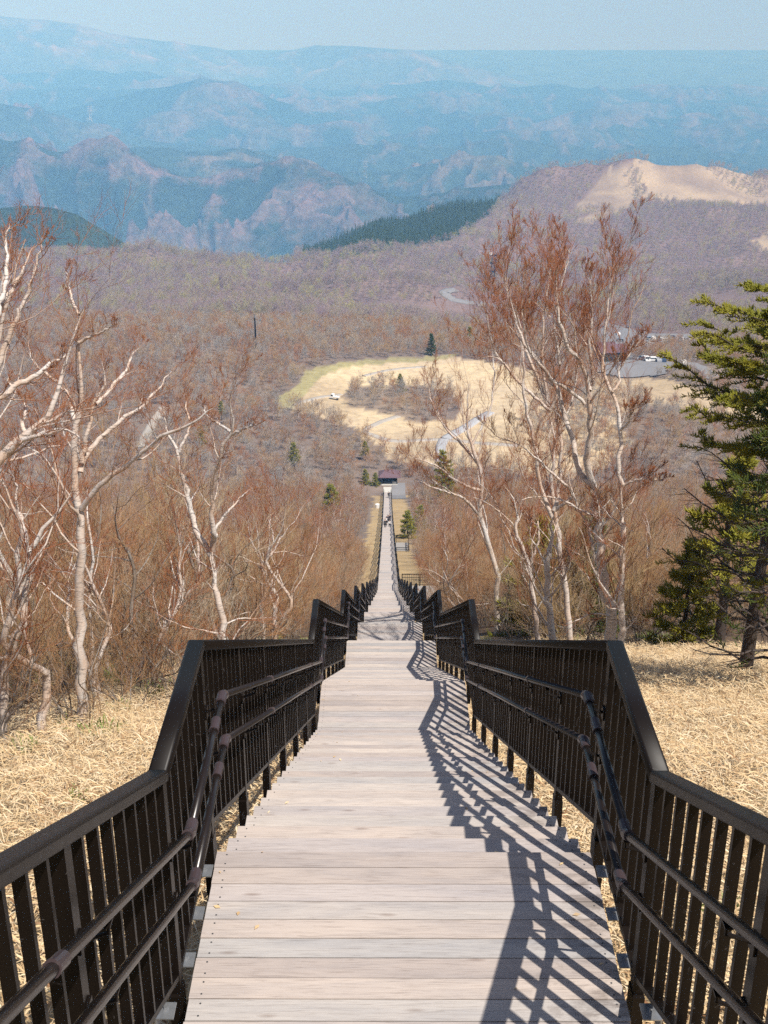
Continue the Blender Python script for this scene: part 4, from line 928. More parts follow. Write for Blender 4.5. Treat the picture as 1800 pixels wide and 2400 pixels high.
traced('birch_tree', 'white birch forking low into two thin arms, just left of the left railing', (532, 1512), [
    (0.085, 0.045, 0, 0.2, B0([(1465,860),(1435,650),(1410,550),(1400,400),(1370,280),(1330,220)])),
    (0.06, 0.014, 0.2, 0.5, B0([(1370,280),(1300,180),(1260,80)])+C0([(1250,1700),(1200,1500),(1160,1380),(1160,1270),(1100,1180),(1060,1060),(1040,940)])),
    (0.055, 0.012, 0.2, -0.6, B0([(1370,270),(1390,120)])+C0([(1385,1850),(1370,1500),(1400,1350),(1450,1230),(1505,1120),(1500,1000),(1490,900),(1530,760)])),
    (0.028, 0.008, 0.6, 0.5, C0([(1160,1270),(1240,1090),(1200,980),(1220,880)])), (0.028, 0.008, -0.1, 0.4, C0([(1500,1140),(1400,1080),(1340,1040),(1310,930)])),
    (0.028, 0.008, -0.1, -0.5, C0([(1500,1160),(1600,1110),(1700,1080)])), (0.03, 0.008, 0.1, 0.5, C0([(1370,1800),(1460,1680),(1560,1560),(1640,1500)]))], 'tree', BG, G, Y0=16.5, up=0.4, **S_)
traced('birch_tree', 'crooked pale birch leaning at the far left edge of the photo', (4, 1735), [
    (0.085, 0.03, 0, 0.3, B0([(10,1470),(20,1150),(70,900),(145,710),(175,480),(190,250),(260,130),(340,30)])+C0([(480,1500)])),
    (0.04, 0.01, 0.1, 0.5, B0([(190,260),(150,100),(130,0)])+C0([(110,1700),(100,1450),(60,1300)]))], 'tree', BG, G, up=0.3, **S_)
traced('birch_tree', 'slender pale birch just right of the tall white birch on the left, half its thickness', (206, 1640), [
    (0.05, 0.012, 0, 0.6, B0([(590,1050),(600,800),(580,600),(580,480),(610,300),(570,100),(560,0)])+C0([(570,1700),(560,1500),(640,1300)]))], 'tree', BG, G, up=0.35, **S_)
traced('birch_tree', 'big leaning birch whose long pale limbs reach in from the left edge', (-150, 1600), [
    (0.12, 0.03, 0, 0.5, [(-150,1600),(-110,1300)]+C0([(-100,1500),(0,1310),(180,1190),(300,1040),(365,930),(420,800),(440,650),(460,560),(520,400)])),
    (0.055, 0.012, 0.3, 0.5, C0([(-150,1200),(-60,980),(0,920),(150,810),(300,720),(430,650),(480,560)])),
    (0.05, 0.012, 0.4, 0.9, C0([(-200,900),(-100,600),(0,330),(60,250),(110,150),(190,0),(230,-80)])),
    (0.04, 0.01, 0.4, 0.6, C0([(-60,500),(20,250),(50,60),(40,-100),(70,-250)])),
    (0.04, 0.01, 0.2, -0.4, C0([(0,1310),(130,1200),(230,1165),(340,1150),(460,1110)])),
    (0.03, 0.01, 0.4, 0.5, C0([(180,1190),(140,1080),(170,1000),(150,900)]))], 'tree', BG, G, Y0=11.0, up=0.35, **S_)
traced('birch_tree', 'birch with red-brown crown showing at the upper left edge', (-60, 1480), [
    (0.11, 0.03, 0, 0.2, [(-60,1480),(-40,1200),(-30,1000),(-10,800),(20,700),(40,620),(60,560)]),
    (0.05, 0.01, 0.1, 0.5, [(-20,900),(30,760),(70,680),(90,600),(105,530)]), (0.04, 0.01, 0.1, 0.5, [(-20,850),(0,700),(20,600),(30,530)])], 'tree', BG, G, Y0=15.0, up=0.35, **S_)
for (lab, base, Y0, limbs) in (
    ('thick birch with peach bark leaning right from behind the railing, forking halfway up', (1445, 1500), 20.0, [
        (0.15, 0.075, 0, 0.3, B1([(665,820),(640,680),(600,500),(590,400),(572,250),(555,0)])+C1([(545,1700),(530,1500)])),
        (0.07, 0.02, 0.2, 0.9, C1([(530,1500),(430,1400),(400,1250),(370,1120),(335,1000),(310,900),(220,740),(80,560),(20,420),(-10,200)])),
        (0.08, 0.02, 0.2, -0.6, C1([(530,1500),(475,1330),(490,1220),(512,1120),(500,1000),(505,860),(440,680),(350,580),(310,400),(290,230),(300,60)])),
        (0.04, 0.012, -0.1, 0.5, C1([(505,870),(530,770),(500,620),(520,400),(500,100)])),
        (0.04, 0.012, 0.6, -0.4, C1([(470,960),(400,890),(250,790),(100,600),(60,350),(80,150)])),
        (0.035, 0.01, 0.5, 0.5, C1([(310,700),(270,450),(300,250),(360,60),(380,-60)]))]),
    ('slim pale birch standing right of the thick peach birch, nearly upright', (1467, 1516), 19.0, [
        (0.085, 0.05, 0, 0.2, B1([(735,860),(715,700),(705,500),(715,250),(718,50)])+C1([(722,1750),(715,1480)])),
        (0.05, 0.015, 0.2, 0.6, C1([(715,1480),(680,1350),(710,1200),(695,1050),(650,900),(590,760),(590,600),(620,350),(640,150),(700,0)])),
        (0.03, 0.01, 0.3, -0.5, C1([(700,1130),(760,1080),(770,1000),(860,965)])), (0.03, 0.01, 0.2, -0.4, C1([(720,1490),(800,1450),(900,1440),(980,1460)])),
        (0.03, 0.01, 0.4, 0.3, C1([(650,880),(700,820),(690,740),(760,640),(850,520)]))]),
    ('twisting grey-white birch left of the thick peach birch, with many stems low down', (1310, 1497), 22.0, [
        (0.11, 0.05, 0, 0.2, B1([(300,815),(255,690),(230,600),(235,450),(230,350),(255,200),(265,60)])+C1([(270,1650)])),
        (0.055, 0.012, 0.1, 0.5, C1([(260,1690),(230,1640),(190,1500),(160,1300),(120,1100),(80,950),(75,700),(60,500),(20,300),(40,100)])),
        (0.055, 0.012, 0.1, 0.4, C1([(270,1650),(300,1550),(310,1400),(320,1200),(280,1000),(300,800)])),
        (0.045, 0.012, 0.1, -0.6, C1([(280,1650),(400,1560),(370,1500),(250,1400),(150,1300),(50,1220),(-60,1180)]))]),
    ('thin grey birch nearest the right railing of the birch group', (1268, 1495), 24.0, [
        (0.085, 0.03, 0, 0.3, B1([(185,810),(150,620),(125,480),(115,340),(30,170),(20,60)])+C1([(30,1750),(40,1650),(0,1560),(-60,1480)])),
        (0.04, 0.01, 0.2, 0.4, B1([(115,340),(180,170),(165,60)])+C1([(170,1750),(60,1680)]))]),
    ('white birch with low limbs reaching left toward the stairs, beyond the birch group', (1170, 1400), 36.0, [
        (0.12, 0.05, 0, 0.5, [(1170,1400),(1164,1336),(1140,1260),(1128,1217),(1121,1200),(1131,1150),(1124,1090),(1106,1043),(1090,980),(1100,900)]),
        (0.07, 0.014, 0.2, -1.5, [(1124,1206),(1090,1170),(1034,1148),(1001,1137),(975,1120)]),
        (0.07, 0.014, 0.3, -2.0, [(1131,1150),(1100,1143),(1060,1120),(1030,1094),(980,1076),(950,1060)]),
        (0.06, 0.014, 0.4, 1.0, [(1124,1090),(1080,1040),(1040,1000),(1010,940),(1000,880)]), (0.05, 0.012, 0.4, 1.0, [(1106,1043),(1150,960),(1160,880),(1150,790)])]),
    ('birch at the back of the right group with a fan of red-brown twigs', (1345, 1480), 25.0, [
        (0.10, 0.04, 0, 0.4, [(1345,1480),(1325,1380),(1315,1290),(1290,1150),(1300,1050),(1285,950)]),
        (0.05, 0.012, 0.4, 0.6, [(1285,950),(1250,860),(1215,780),(1190,700),(1180,610)]), (0.05, 0.012, 0.4, 0.3, [(1285,950),(1270,840),(1275,740),(1290,640),(1300,570)]),
        (0.05, 0.012, 0.4, -0.3, [(1290,960),(1330,860),(1370,780),(1400,690),(1450,620)]), (0.045, 0.012, 0.4, -0.6, [(1285,960),(1220,900),(1160,830),(1140,750),(1130,680)])])):
    traced('birch_tree', lab, base, limbs, 'tree', BG, G, Y0=Y0, slim=0.82, up=0.8, k0=5, k1=10, k2=7, k3=6, l1=(0.22, 0.45), twig_r=0.0027, r1=0.26, n3=3)

# ------------------------------------------------------------------ prototypes
def proto(name, limbs, rads, g, bark, twig, **kw):
    wd, tw = tree_meshes(name, limbs, rads, g, bark, twig, **kw); return wd, tw
def make_tree(name, h, stems, g, bark, twig, lean=0.15, r=0.07, **kw):
    limbs = []; rads = []
    for i in range(stems):
        a = g.random()*6.28; l = lean*h*(0.5+g.random()); hh = h*(0.75+0.3*g.random()); bx, by = 0.15*math.cos(a)*(stems > 1), 0.15*math.sin(a)*(stems > 1)
        pts = [(bx, by, -0.4)]
        for k in range(1, 6):
            t = k/5; pts.append((bx+l*t*math.cos(a)+g.normal()*0.04*h, by+l*t*math.sin(a)+g.normal()*0.04*h, hh*t*0.85))
        limbs.append(pts); rads.append((r*(0.7+0.5*g.random()), r*0.25))
    return tree_meshes(name, limbs, rads, g, bark, twig, **kw)
def root_of(name, wd, tw, loc):
    t = new_obj(name, None, None, loc); new_obj('trunk', wd, t); new_obj('twigs', tw, t); return t
def conifer_meshes(name, h, rad, nb, g, needle, t0=0.15, k2=9, k3=16, nl=0.14, nr=0.013, droop=-0.12, bare=0.0, tr=0.03, flat=0.35, umb=False, lean=(0, 0)):
    tb = Tubes(); tn = Tubes()
    P = resample([(0, 0, -0.4), (g.normal()*0.02*h, 0, h*0.3), (g.normal()*0.02*h+lean[0]*0.6, g.normal()*0.02*h+lean[1]*0.6, h*0.65), (lean[0], lean[1], h)], 16)[None]; R = np.linspace(h*tr, 0.012, 16)[None]
    tb.add(P, R, 9)
    t = t0+(1-t0)*((np.arange(nb)+g.random(nb)*0.6)/nb); t = np.minimum(t, 0.985); az = np.arange(nb)*2.399+g.random(nb)*0.6
    L = rad*(1-t)**0.75*(0.65+0.5*g.random(nb))+0.06*rad
    if umb: L = rad*np.where(t > 0.86, 1-0.75*(t-0.86)/0.14, np.where(t > 0.7, 0.95, 0.75))*(0.5+0.6*g.random(nb))
    n = 7; s = np.linspace(0, 1, n)
    base = np.stack([np.interp(t*15, np.arange(16), P[0, :, i]) for i in range(3)], 1)
    B = base[:, None, :]+np.stack([np.cos(az)[:, None]*L[:, None]*s, np.sin(az)[:, None]*L[:, None]*s, L[:, None]*(droop*s*2+0.28*s**2)], -1)
    B[:, 1:] += g.normal(size=B[:, 1:].shape)*0.02*rad
    RB = (0.008+0.012*L[:, None])*np.linspace(1, 0.3, n); tb.add(B, RB, 5)
    C, RC = spawn(B, RB, k2, 5, 0.25, 0.5, g, tmin=0.2, spread=0.9, up=0.0, wig=0.1, rratio=0.55, rmin=0.004)
    C[:, :, 2] = C[:, :1, 2]+(C[:, :, 2]-C[:, :1, 2])*flat; tb.add(C, RC, 3)
    tt = np.repeat(t, k2); keep = tt > bare; keep |= g.random(len(tt)) < 0.12
    C, RC = C[keep], RC[keep]
    for src, kk in ((C, k3), (B[t > bare][:, 2:], k3)):
        if len(src) == 0: continue
        D, RD = spawn(src, np.full(src.shape[:2], 0.01), kk, 3, 0.1, 0.2, g, tmin=0.1, spread=0.9, up=0.25, wig=0.05, rratio=1.0)
        d = D[:, -1]-D[:, 0]; d /= np.linalg.norm(d, axis=1, keepdims=True)+1e-9
        ln = nl*(0.6+0.8*g.random(len(D)))[:, None]; D[:, 1] = D[:, 0]+d*ln*0.5; D[:, 2] = D[:, 0]+d*ln; D[:, 2, 2] += 0.2*ln[:, 0]
        tn.add(D, np.tile(np.array([nr*0.6, nr, nr*0.2]), (len(D), 1)), 3)
    return tb.mesh(name+'_wood', [M_PINEBARK]), tn.mesh(name+'_needles', [needle])
def conifer_root(name, ms, loc, sc=1.0, rz=0.0):
    t = new_obj(name, None, None, loc); t.scale = (sc,)*3; t.rotation_euler = (0, 0, rz); new_obj('trunk', ms[0], t); new_obj('needles', ms[1], t); return t
CON = [conifer_meshes('conifer', 6, 1.7, 60, G, M_NEEDLE_D, nl=0.22, nr=0.028), conifer_meshes('conifer', 5, 1.8, 45, G, M_NEEDLE, nl=0.24, nr=0.026, t0=0.08),
       conifer_meshes('conifer', 7, 2.2, 36, G, M_NEEDLE, nl=0.22, nr=0.024, t0=0.3, bare=0.35), conifer_meshes('conifer', 4, 1.6, 40, G, M_NEEDLE, nl=0.2, nr=0.026, t0=0.05)]
CH = [6, 5, 7, 4]
HERO = conifer_meshes('fir', 1.0*8, 2.45, 90, G, M_NEEDLE, t0=0.2, k2=20, k3=50, nl=0.08, nr=0.009, bare=0.62, tr=0.020, droop=-0.02, umb=True, flat=0.12)
HERO2 = conifer_meshes('fir', 8, 2.4, 70, G, M_NEEDLE_D, t0=0.12, k2=11, k3=14, nl=0.13, nr=0.012, bare=0.45, tr=0.024, droop=-0.1)
def scale_from(px_base, px_top, h0, Y0=None):
    B = at(*px_base) if Y0 is None else p3(px_base[0], px_base[1], Y0)
    if Y0 is not None: B[2] = float(T(B[0], B[1]))
    lo, hi = 0.5, 60.0
    for _ in range(30):
        m = (lo+hi)/2
        if project(B+np.array([0, 0, m]))[1] > px_top: lo = m
        else: hi = m
    return B, hi/h0
for (bp, top, ms, h0, Y0, rz, lab) in (
    ((1762, 1453), 690, HERO, 8, 19.0, 0.6, 'tall fir near the right edge with sunlit yellow-green top and bare lower branches'),
    ((1835, 1480), 668, HERO2, 8, 17.5, 2.2, 'dark fir cut off by the right edge, in front of the sunlit fir'),
    ((1375, 1430), 1215, CON[0], 6, 33.0, 2.0, 'dark conifer between the thick birch and the grey one'),
    ((1262, 1425), 1165, CON[1], 6, 36.0, 3.0, 'dark conifer whose trunk stands black behind the thin grey birch'),
    ((1610, 1440), 1270, CON[1], 5, 27.0, 4.0, 'mid green conifer under the boughs of the sunlit fir'),
    ((1695, 1430), 1060, CON[2], 7, 26.0, 5.0, 'sparse conifer with yellow-green tufts left of the sunlit fir'),
    ((985, 1240), 1185, CON[3], 4, None, 0.3, 'round dark green conifer right of the people on the lower stairs'),
    ((955, 1262), 1198, CON[3], 4, None, 1.3, 'low dark green conifer touching the right railing beside the people'),
    ((1035, 1170), 1055, CON[2], 7, None, 2.3, 'loose green conifer right of the shelter in front of the boardwalk'),
    ((1050, 1180), 1100, CON[1], 5, None, 4.3, 'green conifer right of the shelter, lower than its loose neighbour'),
    ((776, 1215), 1136, CON[3], 4, None, 3.3, 'bushy yellow-green conifer poking out of the thicket left of the stairs'),
    ((690, 1105), 1038, CON[2], 7, None, 0.9, 'open-crowned pine standing above the woodland left of the shelter'),
    ((856, 1080), 1034, CON[2], 7, None, 1.9, 'thin green pine at the edge of the dry meadow above the shelter'),
    ((856, 1135), 1100, CON[3], 4, None, 2.9, 'small green conifer second to the left of the shelter roof'),
    ((880, 1138), 1108, CON[3], 4, None, 5.9, 'small green conifer touching the left end of the shelter roof'),
    ((938, 918), 877, CON[1], 5, None, 3.9, 'lone pine in the thicket island of the dry meadow'),
    ((1010, 832), 782, CON[0], 6, None, 4.9, 'dark conifer at the far edge of the dry meadow'),
    ((1072, 812), 785, CON[3], 4, None, 5.9, 'small conifer right of the dark one at the far edge of the meadow'),
    ((1100, 818), 766, CON[2], 7, None, 0.4, 'thin conifer behind the far right end of the meadow'),
    ((676, 803), 786, CON[3], 4, None, 1.4, 'small flat-topped conifer in the woodland behind the meadow'),
    ((711, 757), 728, CON[0], 6, None, 2.4, 'left one of two dark conifers on the wooded slope behind the meadow'),
    ((745, 748), 723, CON[0], 6, None, 3.4, 'right one of two dark conifers on the wooded slope behind the meadow'),
    ((676, 662), 645, CON[0], 6, None, 4.4, 'tiny dark conifer near the crest of the purple wooded hill'),
    ((470, 1040), 1000, CON[3], 4, None, 5.4, 'green conifer top among red twigs right of the tall white birch'),
    ((520, 985), 940, CON[2], 7, None, 0.2, 'yellow-green pine in the woodland between the two left birches')):
    B, s = scale_from(bp, top, h0, Y0); t = conifer_root('conifer_tree', ms, B, s, rz); tag(t, lab, 'conifer')

# ------------------------------------------------------------------ bare trees of the near thicket: individuals
TH = []
for i in range(5): TH.append(('bare_shrub', make_tree('shrub', 2.9, 6, G, M_BARK, M_TWIG_TH, lean=0.30, r=0.022, k1=7, k2=6, k3=5, l1=(0.3, 0.6), twig_r=0.0035, sides0=5, n3=3, up=0.5, tmin0=0.12)))
TR = []
for i in range(5): TR.append(('bare_tree', make_tree('tree', 5.4, 1+i % 3, G, M_BARK, M_TWIG_TH, lean=0.12, r=0.055, k1=14 if i % 3 == 0 else 10, k2=7, k3=6, l1=(0.25, 0.5), twig_r=0.005, sides0=6, n3=3, up=0.6, tmin0=0.22)))
BI = []
for i in range(3): BI.append(('young_birch', make_tree('birch', 6.0, 1+i, G, M_BIRCH, M_TWIG_RED, lean=0.16, r=0.075, k1=12, k2=6, k3=5, l1=(0.25, 0.5), twig_r=0.005, sides0=7, n3=3, up=0.6, tmin0=0.3)))
def jgrid(x0, x1, y0, y1, sp, g):
    xs = np.arange(x0, x1, sp); ys = np.arange(y0, y1, sp); X, Y = np.meshgrid(xs, ys)
    return (X+(g.random(X.shape)-0.5)*sp*0.9).ravel(), (Y+(g.random(X.shape)-0.5)*sp*0.9).ravel()
def visible(x, y, z, top=6.0, m=60):
    a = project(np.stack([x, y, z], -1)); b_ = project(np.stack([x, y, z+top], -1))
    return (a[0] > -m) & (a[0] < 1800+m) & (b_[1] < 2400)
def outside_strip(x, y, extra=0.0):
    l, r = clear_half(y); return (x < -l-extra) | (x > r+extra)
placed = {'bare_shrub': 0, 'bare_tree': 0, 'young_birch': 0}
LABELS = {('bare_shrub', -1): 'bare twiggy shrub in the thicket left of the stairs', ('bare_shrub', 1): 'bare twiggy shrub in the thicket right of the stairs',
          ('bare_tree', -1): 'leafless brown-twigged tree in the woodland left of the stairs', ('bare_tree', 1): 'leafless brown-twigged tree in the woodland right of the stairs',
          ('young_birch', -1): 'young pale-stemmed birch in the woodland left of the stairs', ('young_birch', 1): 'young pale-stemmed birch in the woodland right of the stairs'}
GRP = {k: v.replace('bare twiggy shrub', 'bare twiggy shrubs').replace('tree in', 'trees in').replace('birch in', 'birches in') for k, v in LABELS.items()}
def place(kind, protos, xs, ys, smin, smax, limit, xoff=0.0):
    def lab(x, yy, s):
        sd = 'left' if x < 0 else 'right'; l_e, r_e = clear_half(yy); e = float(-x-l_e if x < 0 else x-r_e); mid = 0.5*(smin+smax)
        size = 'tall' if s > smin+0.66*(smax-smin) else ('low' if s < smin+0.33*(smax-smin) else 'middling')
        what = {'bare_shrub': 'bare shrub', 'bare_tree': 'bare brown tree', 'young_birch': 'young pale birch'}[kind]
        zone = 'beside the nearest flight' if yy < 20 else 'beside the second flight' if yy < 28 else 'past the second flight' if yy < 40 else 'by the far flights' if yy < 65 else 'near the fenced platform' if yy < 110 else 'by the lower stairs'
        dp = 'at the thicket edge' if e < 2.5 else 'inside the thicket' if e < 9 else 'deep in the woodland'
        return f'{size} {what} {sd} of the stairs {zone}, {dp}'
    order = np.argsort(ys); used = []
    roots = {}
    for j in order:
        if placed[kind] >= limit: break
        x, yy = float(xs[j]), float(ys[j]); i = int(G.integers(len(protos))); s = smin+(smax-smin)*G.random(); loc = (x, yy, float(T(x, yy))-0.05)
        side = -1 if x < 0 else 1
        if i not in roots:
            r = root_of(kind, protos[i][1][0], protos[i][1][1], loc); r.scale = (s, s, s); r.rotation_euler = (0, 0, G.random()*6.28); tag(r, lab(x, yy, s), 'shrub' if 'shrub' in kind else 'tree', GRP[(kind, side)]); roots[i] = r
        else: copy_tree(roots[i], loc, G.random()*6.28, (s*G.uniform(0.9, 1.1), s, s*G.uniform(0.85, 1.15)), lab(x, yy, s), GRP[(kind, side)])
        placed[kind] += 1; used.append(j)
    rest = [j for j in range(len(xs)) if j not in set(used)]
    return xs[rest], ys[rest]
STUFF = {'tree': [], 'birch': [], 'shrub': []}
x, yv = jgrid(-26, 24, 8.5, 60, 1.5, G); zt = T(x, yv); dens = np.where(x < 0, 1.0, 0.75)
k = visible(x, yv, zt, 3) & outside_strip(x, yv, 0.5) & ((x < 0) | (yv > 27)) & (G.random(len(x)) < dens)
# keep the open ground in front of the left thicket
sx1, sy1 = place('bare_shrub', TH, x[k], yv[k], 0.7, 1.25, 300)
STUFF['shrub'].append((sx1, sy1))
x, yv = jgrid(-60, 60, 17, 130, 2.9, G); zt = T(x, yv); k = visible(x, yv, zt, 6) & outside_strip(x, yv, 0.9) & ((x < 0) | (yv > 29)) & ((x > 0) | (yv > 17-x*0.0))
sx1, sy1 = place('bare_tree', TR, x[k], yv[k], 0.65, 1.1, 290); STUFF['tree'].append((sx1, sy1))
x, yv = jgrid(-70, 70, 19, 200, 8.5, G); zt = T(x, yv); k = visible(x, yv, zt, 6) & outside_strip(x, yv, 1.5) & ((x < 0) | (yv > 30))
sx1, sy1 = place('young_birch', BI, x[k], yv[k], 0.75, 1.2, 150); STUFF['birch'].append((sx1, sy1))
for i, (px, py, Y0, sc, lb) in enumerate(((62, 1560, 14.5, 0.95, 'young white birch between the crooked birch and the tall birch at left'),         (330, 1500, 20.0, 0.95, 'slight pale birch between the tall white birch and the twin-armed birch'), (640, 1430, 30.0, 1.0, 'slim pale birch close to the left railing peaks'),
        (250, 1520, 24.0, 0.9, 'pale birch in the thicket behind the half-thickness birch'), (1080, 1440, 42.0, 1.1, 'pale birch right of the fence peaks, half hidden by twigs'))):
    B = p3(px, py, Y0); B[2] = float(T(B[0], B[1]))-0.1; r = root_of('young_birch', BI[i % 3][1][0], BI[i % 3][1][1], B); r.scale = (sc,)*3; r.rotation_euler = (0, 0, i*1.3); tag(r, lb, 'tree', 'young birches standing apart')
# understorey shrubs farther out
x, yv = jgrid(-60, 60, 60, 150, 2.4, G); zt = T(x, yv); k = visible(x, yv, zt, 3) & outside_strip(x, yv, 0.4); STUFF['shrub'].append((x[k], yv[k]))

# ------------------------------------------------------------------ scattered masses (geometry nodes)
def seg_dist(px, py, pts):
    d = np.full(px.shape, 1e9)
    for (x1, y1), (x2, y2) in zip(pts[:-1], pts[1:]):
        dx, dy = x2-x1, y2-y1; t = np.clip(((px-x1)*dx+(py-y1)*dy)/(dx*dx+dy*dy+1e-9), 0, 1); d = np.minimum(d, np.hypot(px-x1-t*dx, py-y1-t*dy))
    return d
ROAD_W = [(np.array([at(*q)[:2] for q in pts]), wd/2+2.5) for pts, wd in ROADS_PX]+[(np.array([at(*q)[:2] for q in pts]), wd/2+1.2) for pts, wd in PATHS_PX[:3]]
ROAD_W.append((np.array([at(*q)[:2] for q in [(1149,969),(1117,986),(1069,1015),(1040,1031),(1033,1089)]]), 3.5))
MW = [at(*q)[:2].tolist() for q in MEADOW]; IW = [at(*q)[:2].tolist() for q in ISLAND]; LW = LOT_W.tolist()
def forest_ok(x, yv, zt):
    q = project(np.stack([x, yv, zt], -1))
    ok = ~((in_poly(q[0]+6*fbm(x*0.05, yv*0.05, 2), q[1], MEADOW) & (yv > 300) & (yv < 600)) & ~in_poly(q[0], q[1], ISLAND))
    ok &= ~(in_poly(q[0], q[1], FRINGE) & (yv > 300) & (yv < 700)); ok &= ~in_poly(x, yv, LW)
    ok &= ~(in_poly(q[0], q[1], SUMMIT) & (yv > 1500) & (fbm(x*0.012+7, yv*0.008, 3) < 0.40)); ok &= ~(in_poly(q[0], q[1], SUMMIT2) & (yv > 1200))
    for pts, wd in ROAD_W: ok &= seg_dist(x, yv, pts) > wd
    clump = (q[0] > 1170) & (fbm(x*0.03+4, yv*0.02+1, 3) > np.where(q[0] > 1400, 0.10, 0.10)) & (yv > 310) & (yv < 480) & ~in_poly(x, yv, LW)
    ok |= clump
    for pts, wd in ROAD_W: ok &= seg_dist(x, yv, pts) > wd
    return ok & ((np.abs(x) > 7) | (yv < Y_END-2) | (yv > Y_END+14)) 
def instancer(name, x, yv, zt, scl, protos, kind='stuff', flat=False):
    coll = bpy.data.collections.new(name+'_kinds')
    for i, me in enumerate(protos):
        o = bpy.data.objects.new(f'{name}_kind', me); coll.objects.link(o)
    n = len(x); me = bpy.data.meshes.new(name); me.vertices.add(n); me.vertices.foreach_set('co', np.stack([x, yv, zt], -1).astype(np.float32).ravel())
    a = me.attributes.new('scl', 'FLOAT', 'POINT'); a.data.foreach_set('value', scl.astype(np.float32))
    a = me.attributes.new('rot', 'FLOAT', 'POINT'); a.data.foreach_set('value', (G.random(n)*6.283).astype(np.float32))
    a = me.attributes.new('kid', 'INT', 'POINT'); a.data.foreach_set('value', G.integers(0, len(protos), n).astype(np.int32))
    o = new_obj(name, me); tag(o, kind=kind)
    ng = bpy.data.node_groups.new(name, 'GeometryNodeTree'); ng.interface.new_socket('Geometry', in_out='INPUT', socket_type='NodeSocketGeometry'); ng.interface.new_socket('Geometry', in_out='OUTPUT', socket_type='NodeSocketGeometry')
    gi = ng.nodes.new('NodeGroupInput'); go = ng.nodes.new('NodeGroupOutput'); ip = ng.nodes.new('GeometryNodeInstanceOnPoints'); ci = ng.nodes.new('GeometryNodeCollectionInfo')
    ci.inputs['Collection'].default_value = coll; ci.inputs['Separate Children'].default_value = True; ci.inputs['Reset Children'].default_value = True
    def attr(nm, t): q = ng.nodes.new('GeometryNodeInputNamedAttribute'); q.data_type = t; q.inputs[0].default_value = nm; return [s for s in q.outputs if s.enabled][0]
    cr = ng.nodes.new('ShaderNodeCombineXYZ'); ng.links.new(attr('rot', 'FLOAT'), cr.inputs[2])
    mp = ng.nodes.new('GeometryNodeMeshToPoints'); ng.links.new(gi.outputs[0], mp.inputs[0]); ng.links.new(mp.outputs[0], ip.inputs['Points'])
    ng.links.new(ci.outputs[0], ip.inputs['Instance']); ip.inputs['Pick Instance'].default_value = True
    ng.links.new(attr('kid', 'INT'), ip.inputs['Instance Index']); e2r = ng.nodes.new('FunctionNodeEulerToRotation'); ng.links.new(cr.outputs[0], e2r.inputs[0]); ng.links.new(e2r.outputs[0], ip.inputs['Rotation'])
    ng.links.new(attr('scl', 'FLOAT'), ip.inputs['Scale']); ng.links.new(ip.outputs[0], go.inputs[0])
    m = o.modifiers.new('scatter', 'NODES'); m.node_group = ng; return o
def join_np(name, a, b_):
    va = np.empty(len(a.vertices)*3, np.float32); a.vertices.foreach_get('co', va); vb = np.empty(len(b_.vertices)*3, np.float32); b_.vertices.foreach_get('co', vb)
    fa = np.empty(len(a.loops), np.int32); a.loops.foreach_get('vertex_index', fa); fb = np.empty(len(b_.loops), np.int32); b_.loops.foreach_get('vertex_index', fb)
    ra = np.empty(len(a.vertices), np.float32); a.attributes['rad'].data.foreach_get('value', ra); rb = np.empty(len(b_.vertices), np.float32); b_.attributes['rad'].data.foreach_get('value', rb)
    F_ = np.concatenate([fa.reshape(-1, 4), fb.reshape(-1, 4)+len(a.vertices)]); mi = np.concatenate([np.zeros(len(fa)//4), np.ones(len(fb)//4)])
    return mesh_np(name, np.concatenate([va.reshape(-1, 3), vb.reshape(-1, 3)]), F_, [a.materials[0], b_.materials[0]], True, mi, {'rad': np.concatenate([ra, rb])})
MID = [join_np('woodland_tree', *t[1]) for t in TR]; MIDB = [join_np('woodland_birch', *t[1]) for t in BI]; MIDS = [join_np('woodland_shrub', *t[1]) for t in TH]
def far_tree(h, g, twig, bark, tr=0.03):
    tb = Tubes(); tw = Tubes(); P = resample([(0, 0, -0.6), (g.normal()*0.2, g.normal()*0.2, h*0.35), (g.normal()*0.5, g.normal()*0.5, h*0.85)], 5)[None]; R = np.linspace(0.10, 0.04, 5)[None]; tb.add(P, R, 4)
    P1, R1 = spawn(P, R, 15, 3, 0.4, 0.65, g, tmin=0.25, spread=1.1, up=0.35, wig=0.12, rratio=0.5); tb.add(P1, R1, 3)
    P2, R2 = spawn(P1, R1, 8, 3, 0.4, 0.7, g, tmin=0.15, spread=0.9, up=0.3, wig=0.15, rratio=0.6, rmin=tr); tw.add(P2, R2, 3)
    P3_, R3 = spawn(P2, R2, 4, 2, 0.4, 0.8, g, tmin=0.2, spread=0.7, up=0.5, wig=0.1, rratio=0.7, rmin=tr*0.7); tw.add(P3_, R3, 3)
    return join_np('far_tree', tb.mesh('a', [bark]), tw.mesh('b', [twig]))
M_FARBARK = bark_mat('far_bark', (0.42, 0.38, 0.36), (0.28, 0.23, 0.21), (0.33, 0.27, 0.25))
FAR = [far_tree(7.5, G, M_TWIG_FAR, M_FARBARK) for _ in range(4)]
FARC = [far_tree(7.5, G, M_TWIG_GREY, M_BIRCH, 0.024)]
PLAT = [far_tree(7.5, G, M_TWIG_TH, M_FARBARK) for _ in range(4)]+[far_tree(7.0, G, M_TWIG_GREY, M_FARBARK) for _ in range(2)]+FARC
sh_x = np.concatenate([a for a, _ in STUFF['shrub']]); sh_y = np.concatenate([c for _, c in STUFF['shrub']]); instancer('thicket_shrubs', sh_x, sh_y, T(sh_x, sh_y), G.uniform(0.7, 1.3, len(sh_x)), MIDS)
x, yv = jgrid(-115, 115, 130, 300, 3.1, G); zt = T(x, yv); k = visible(x, yv, zt, 6) & outside_strip(x, yv, 1.2)
